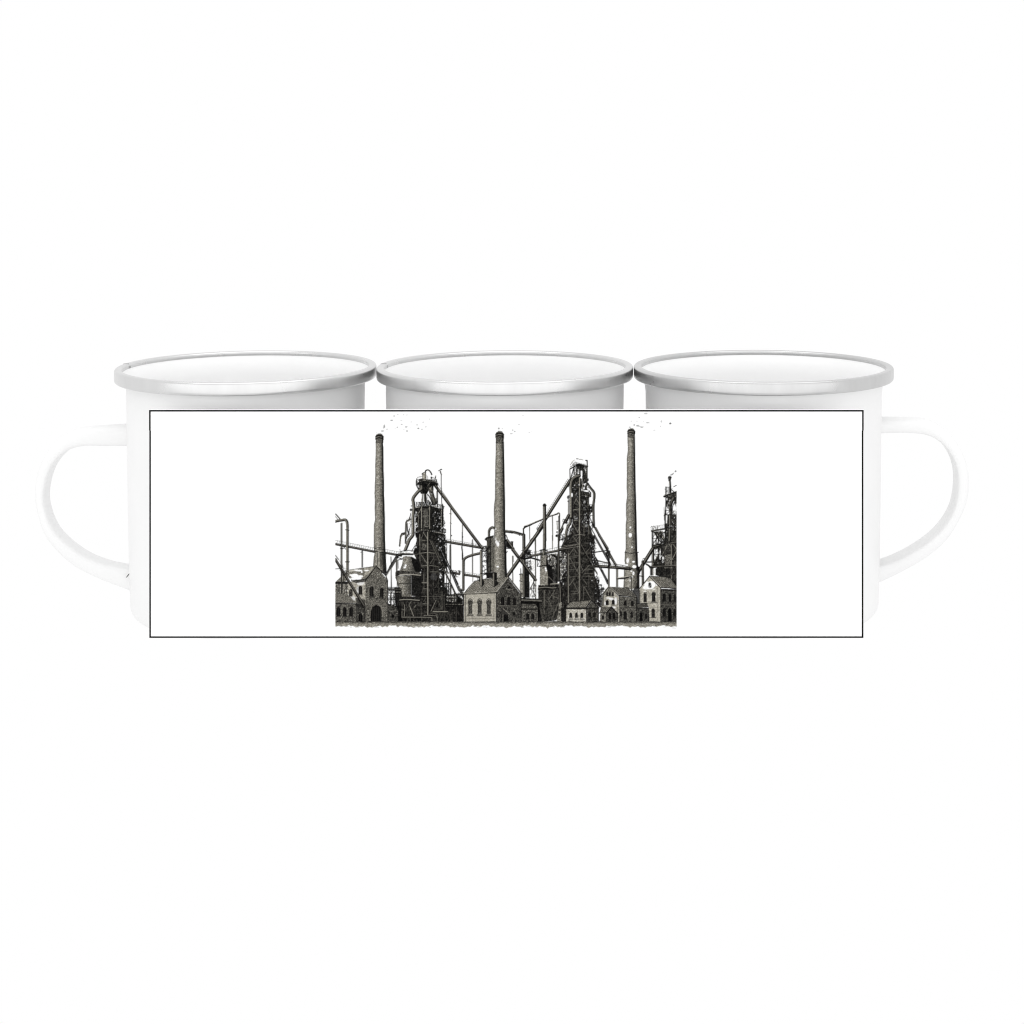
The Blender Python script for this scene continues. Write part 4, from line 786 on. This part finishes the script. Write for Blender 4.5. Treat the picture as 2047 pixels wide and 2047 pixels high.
courses(F(1250,1460,1540,1465,1540,1700,1250,1700), .33, 1.8, 0, .45, .35); fill(F(1250,1380,1490,1380,1545,1460,1250,1465), .30, .5); fill(F(1250,1280,1600,1300,1600,1350,1250,1345), .20, .5); pen(F(1250,1310,1600,1325), 1.5, .5); pen(F(1250,1340,1600,1352), 1.8, .05); pen(F(1250,1470,1545,1470), 1.8, .06); arch(F,1360,1545,1650,46,.05,False); arch(F,1447,1545,1650,46,.05,False)
seg(F(1545,1370)[0],F(1548,1700)[0],2.2,.05)
# right centre small houses
hatch(H(885,1395,960,1290,1380,1255,1270,1400), .52, -.95, 1.6, .4); pen(H(885,1400,1275,1400,1380,1255), 1.5, .08); fill(H(885,1395,1275,1390,1275,1425,885,1425), .1, .4)
courses(H(890,1425,1275,1425,1275,1690,890,1690), .68, 2.0, 0, .16, .14); courses(H(1280,1410,1385,1265,1510,1400,1510,1690,1280,1690), .27, 1.8, 0, .45, .4); pen(H(1385,1255,1520,1400), 1.6, .06); pen(H(1275,1410,1510,1410), 1.1, .07)
for x in (975,1085,1190): arch(H,x,1492,1590,48,.10); pen(H(x-40,1625,x+40,1622), 1., .15)
for x in (1340,1432): arch(H,x,1480,1580,40,.04,False)
seg(H(1278,1400)[0],H(1278,1690)[0],1.2,.08); seg(H(1512,1400)[0],H(1512,1690)[0],1.4,.06); mess(H(880,1400,900,1400,900,1690,880,1690), 8); pen(H(1290,1620,1500,1620), .8, .06)
# gabled house right centre (J)
fill(J(45,1290,130,1175,285,1330,290,1720,20,1720,20,1480), .66, .18); fill(J(45,1290,130,1178,200,1260,200,1330,50,1310), .45, .3)
for p in ((130,1355,6,1.6),(238,1400,3,8),(80,1440,2.4,3.4),(200,1500,6,2),(170,1370,5,2.6)): blob(J(p[0],p[1])[0], p[2], p[3], .97, .9)
seg(J(50,1300)[0],J(50,1480)[0],1.2,.2); seg(J(35,1290)[0],J(30,1480)[0],1.4,.1)
for x in (105,145,195): arch(J,x,1262,1325,22,.10,False,False)
arch(J,107,1385,1465,42,.10,False); arch(J,200,1380,1455,40,.08)
hatch(J(150,1180,420,1195,500,1260,560,1335,290,1310), .42, .80, 1.5, .45, .22); pen(J(40,1290,132,1172,290,1318), 1.9, .07); pen(J(40,1278,132,1165,290,1308), .8, .85); pen(J(290,1315,420,1325,560,1345), 1.8, .08); pen(J(290,1300,555,1335), .6, .6); pen(J(395,1190,480,1220,560,1330),1.2,.1)
courses(J(295,1325,560,1350,560,1730,295,1730), .36, 1.8, 0, .45, .35); seg(J(293,1320)[0],J(293,1730)[0],1.2,.1); fill(J(250,1480,292,1480,292,1730,265,1730), .6, .3); seg(J(262,1340)[0],J(265,1700)[0],.7,.3)
for x, a, b, wv in ((385,1392,1470,36),(493,1395,1475,38),(385,1560,1690,44),(485,1565,1660,32),(320,1560,1640,24)): arch(J,x,a,b,wv,.06,False)
pen(J(300,1505,555,1505), 1., .12); seg(J(565,1345)[0],J(562,1730)[0],2.,.07)
# little lean-to houses in front
hatch(J(-15,1590,10,1490,170,1490,90,1580), .45, -.9, 1.5, .4); pen(J(-15,1588,90,1585,175,1490), 1.4, .08); courses(J(0,1590,92,1590,92,1725,-10,1725), .45, 1.8, 0, .35, .3); arch(J,42,1625,1680,34,.08,False)
courses(J(95,1590,175,1500,265,1590,265,1725,95,1725), .26, 1.8, 0, .45, .4); pen(J(95,1590,175,1490,268,1595), 1.7, .06)
arch(J,148,1580,1680,34,.04,False); arch(J,212,1580,1680,38,.04,False); seg(J(94,1590)[0],J(94,1725)[0],1.,.08); seg(J(268,1590)[0],J(268,1725)[0],1.4,.07)
hatch(J(568,1440,720,1440,755,1500,568,1510), .35, .9, 1.5, .4); pen(J(568,1515,760,1515), 1.7, .06); courses(J(570,1520,750,1520,750,1730,570,1730), .26, 1.8, 0, .45, .4)
fill(J(610,1725,610,1590,630,1565,650,1590,650,1725), .05, .3); fill(J(690,1600,720,1600,720,1680,690,1680), .08, .4); pen(J(568,1440,720,1440,755,1510,750,1725), 1.4, .07)
# right house
fill(J(605,1225,765,1025,930,1200,930,1730,760,1730,750,1500,720,1440,605,1430), .70, .14)
for p in ((715,1140,5,6),(800,1160,7,5),(740,1190,12,4),(700,1205,5,2.4),(870,1140,2.4,4),(825,1220,4,1),(690,1250,4,1.),(790,1130,8,5)): blob(J(p[0],p[1])[0], p[2], p[3], .98, .95)
blob(J(763,1140)[0], 2.6, 3.4, .08); blob(J(775,1180)[0], 1.6, 2.2, .12); blob(J(768,1160)[0], 3.6, 5.6, .3, .5)
arch(J,693,1278,1420,44,.12,False); arch(J,824,1268,1405,50,.10); pen(smooth(J(668,1310,680,1275,710,1265,722,1290)), .9, .25); pen(smooth(J(795,1310,800,1275,825,1258,850,1275,855,1310)), .9, .2); pen(J(640,1440,880,1425), 1., .12); pen(J(610,1310,925,1310), .5, .35, .7); pen(J(760,1555,925,1555),.5,.3,.7); pen(J(750,1500,925,1500),.5,.4,.6)
arch(J,818,1515,1650,48,.12); pen(J(760,1660,860,1655), .9, .12); fill(J(880,1560,925,1560,925,1730,880,1730), .75, .12); seg(J(885,1210)[0],J(885,1730)[0],.6,.35,.7); seg(J(608,1230)[0],J(608,1430)[0],1.,.2); seg(J(622,1230)[0],J(625,1430)[0],.6,.4)
hatch(J(775,1020,1000,1030,1080,1050,1182,1180,1182,1205,940,1185), .50, .75, 1.5, .34, .2); pen(J(590,1235,765,1020), 2.4, .06); pen(J(598,1232,765,1030), .9, .85); pen(J(765,1020,935,1200), 2.2, .06); pen(J(775,1022,940,1190), .9, .85); pen(J(935,1195,1060,1198,1182,1212), 1.8, .07); pen(J(780,1015,1000,1028,1090,1055,1182,1180), .9, .1)
courses(J(932,1212,1182,1222,1182,1735,932,1735), .27, 1.8, 0, .45, .38); seg(J(932,1205)[0],J(932,1730)[0],1.3,.1); fill(J(935,1212,1180,1220,1180,1250,935,1240), .08, .5, .7)
for x, a, b, wv in ((988,1285,1400,40),(1078,1290,1405,36),(1150,1300,1410,28),(990,1510,1630,40),(1148,1520,1640,30)): arch(J,x,a,b,wv,.05)
fill(J(1048,1735,1045,1540,1072,1508,1100,1540,1100,1735), .05, .4); pen(smooth(J(1040,1560,1048,1515,1075,1500,1102,1515,1108,1560)), .8, .4); pen(J(935,1455,1180,1460), .9, .4); pen(J(940,1660,1040,1662), .8, .08)

# --- ground
gx = [p[0] for p in B(78,1745)]+[XR]
w = win(670, 1241, 1352.5, 1258)
x, y = XX[w], YY[w]
edge = 1252.6+1.1*np.sin(x*.07)+.9*np.sin(x*.23+1)+.7*np.sin(x*.61)+.5*N3[w]
al = np.clip((edge-y)*1.2, 0, 1)*np.clip((y-1242)*1.2, 0, 1)
lay(w, al, np.clip(.56+.08*NH[w]+.05*N1[w]+.12*np.sin(y*2.6+.4*N3[w])-.34*np.clip((1247-y)/5, 0, 1), .08, .95))
for _ in range(260):
    px = rs.uniform(671, 1350); py = rs.uniform(1243, 1255)
    L = rs.uniform(2, 10)
    seg((px, py), (px+L, py+rs.uniform(-.6, .6)), rs.uniform(.4, .8), rs.choice([.22, .3, .42, .8]), .5)
for _ in range(90):
    px = rs.uniform(671, 1350); seg((px, 1241.8+rs.uniform(-1, 1.5)), (px+rs.uniform(2, 8), 1242), .8, .08, .7)
# engraver's grain over all the inked parts, cut square at the block's two sides
lum = ink.mean(2)
g = (lum < .93)[..., None]*np.clip(lum*2.2, .1, 1)[..., None]
ink += (g*(.03*N1+.01*N2)[..., None]).astype(np.float32)
ink[:, (XX[0] < 670.3) | (XX[0] > 1352.3)] = 1
ink = np.clip(ink, .045, 1)
ink = ink.reshape(PH//SS, SS, PW//SS, SS, 3).mean((1, 3))
soft = (2*ink+np.roll(ink,1,0)+np.roll(ink,-1,0))/4; soft = (2*soft+np.roll(soft,1,1)+np.roll(soft,-1,1))/4
ink = .85*ink+.15*soft            # ink spread on the card

# ---------------------------------------------------------------- print the drawing: one flat sheet of ink on the card, a colour per point
def srgb_lin(v): return np.where(v <= .04045, v/12.92, ((v+.055)/1.055)**2.4)
LIT = 1.28                            # how bright a white card renders under the studio light
ph_, pw_ = ink.shape[:2]
gx_ = AX0+np.arange(pw_)+.5; gy_ = AY0+np.arange(ph_)+.5
X, Y = np.meshgrid((gx_-AXX)*DC/F_PX-bx_, (AXY-gy_)*DC/F_PX-bz_)
co = np.stack([X, np.full_like(X, -.00012), Y], -1).reshape(-1, 3)
lin = srgb_lin(ink)/LIT
lum = ink.mean(2)
paper = np.clip((lum-.93)/.06, 0, 1)[..., None]
lin = lin*(1-paper)+.93*paper
idx = np.arange(ph_*pw_).reshape(ph_, pw_)
quad = np.stack([idx[1:, :-1], idx[1:, 1:], idx[:-1, 1:], idx[:-1, :-1]], -1).reshape(-1, 4)
m4 = np.minimum(np.minimum(lum[1:, :-1], lum[1:, 1:]), np.minimum(lum[:-1, 1:], lum[:-1, :-1])).reshape(-1)
quad = quad[m4 < .975]
used, inv = np.unique(quad, return_inverse=True); inv = inv.reshape(-1)
me = bpy.data.meshes.new('engraving')
me.vertices.add(len(used)); me.vertices.foreach_set('co', co[used].astype(np.float32).ravel())
me.loops.add(len(inv)); me.loops.foreach_set('vertex_index', inv.astype(np.int32))
nq = len(quad); me.polygons.add(nq); me.polygons.foreach_set('loop_start', np.arange(nq, dtype=np.int32)*4)
me.polygons.foreach_set('loop_total', np.full(nq, 4, np.int32))
me.update(calc_edges=True)
at = me.color_attributes.new('ink', 'FLOAT_COLOR', 'POINT')
rgba = np.concatenate([lin.reshape(-1, 3)[used], np.ones((len(used), 1))], 1).astype(np.float32)
at.data.foreach_set('color', rgba.ravel())
me.materials.append(m_ink)
o = bpy.data.objects.new('engraving', me); SC.collection.objects.link(o); o.parent = card
o['label'] = 'engraved steelworks with three tall brick chimneys, furnace towers, pipes and brick houses'
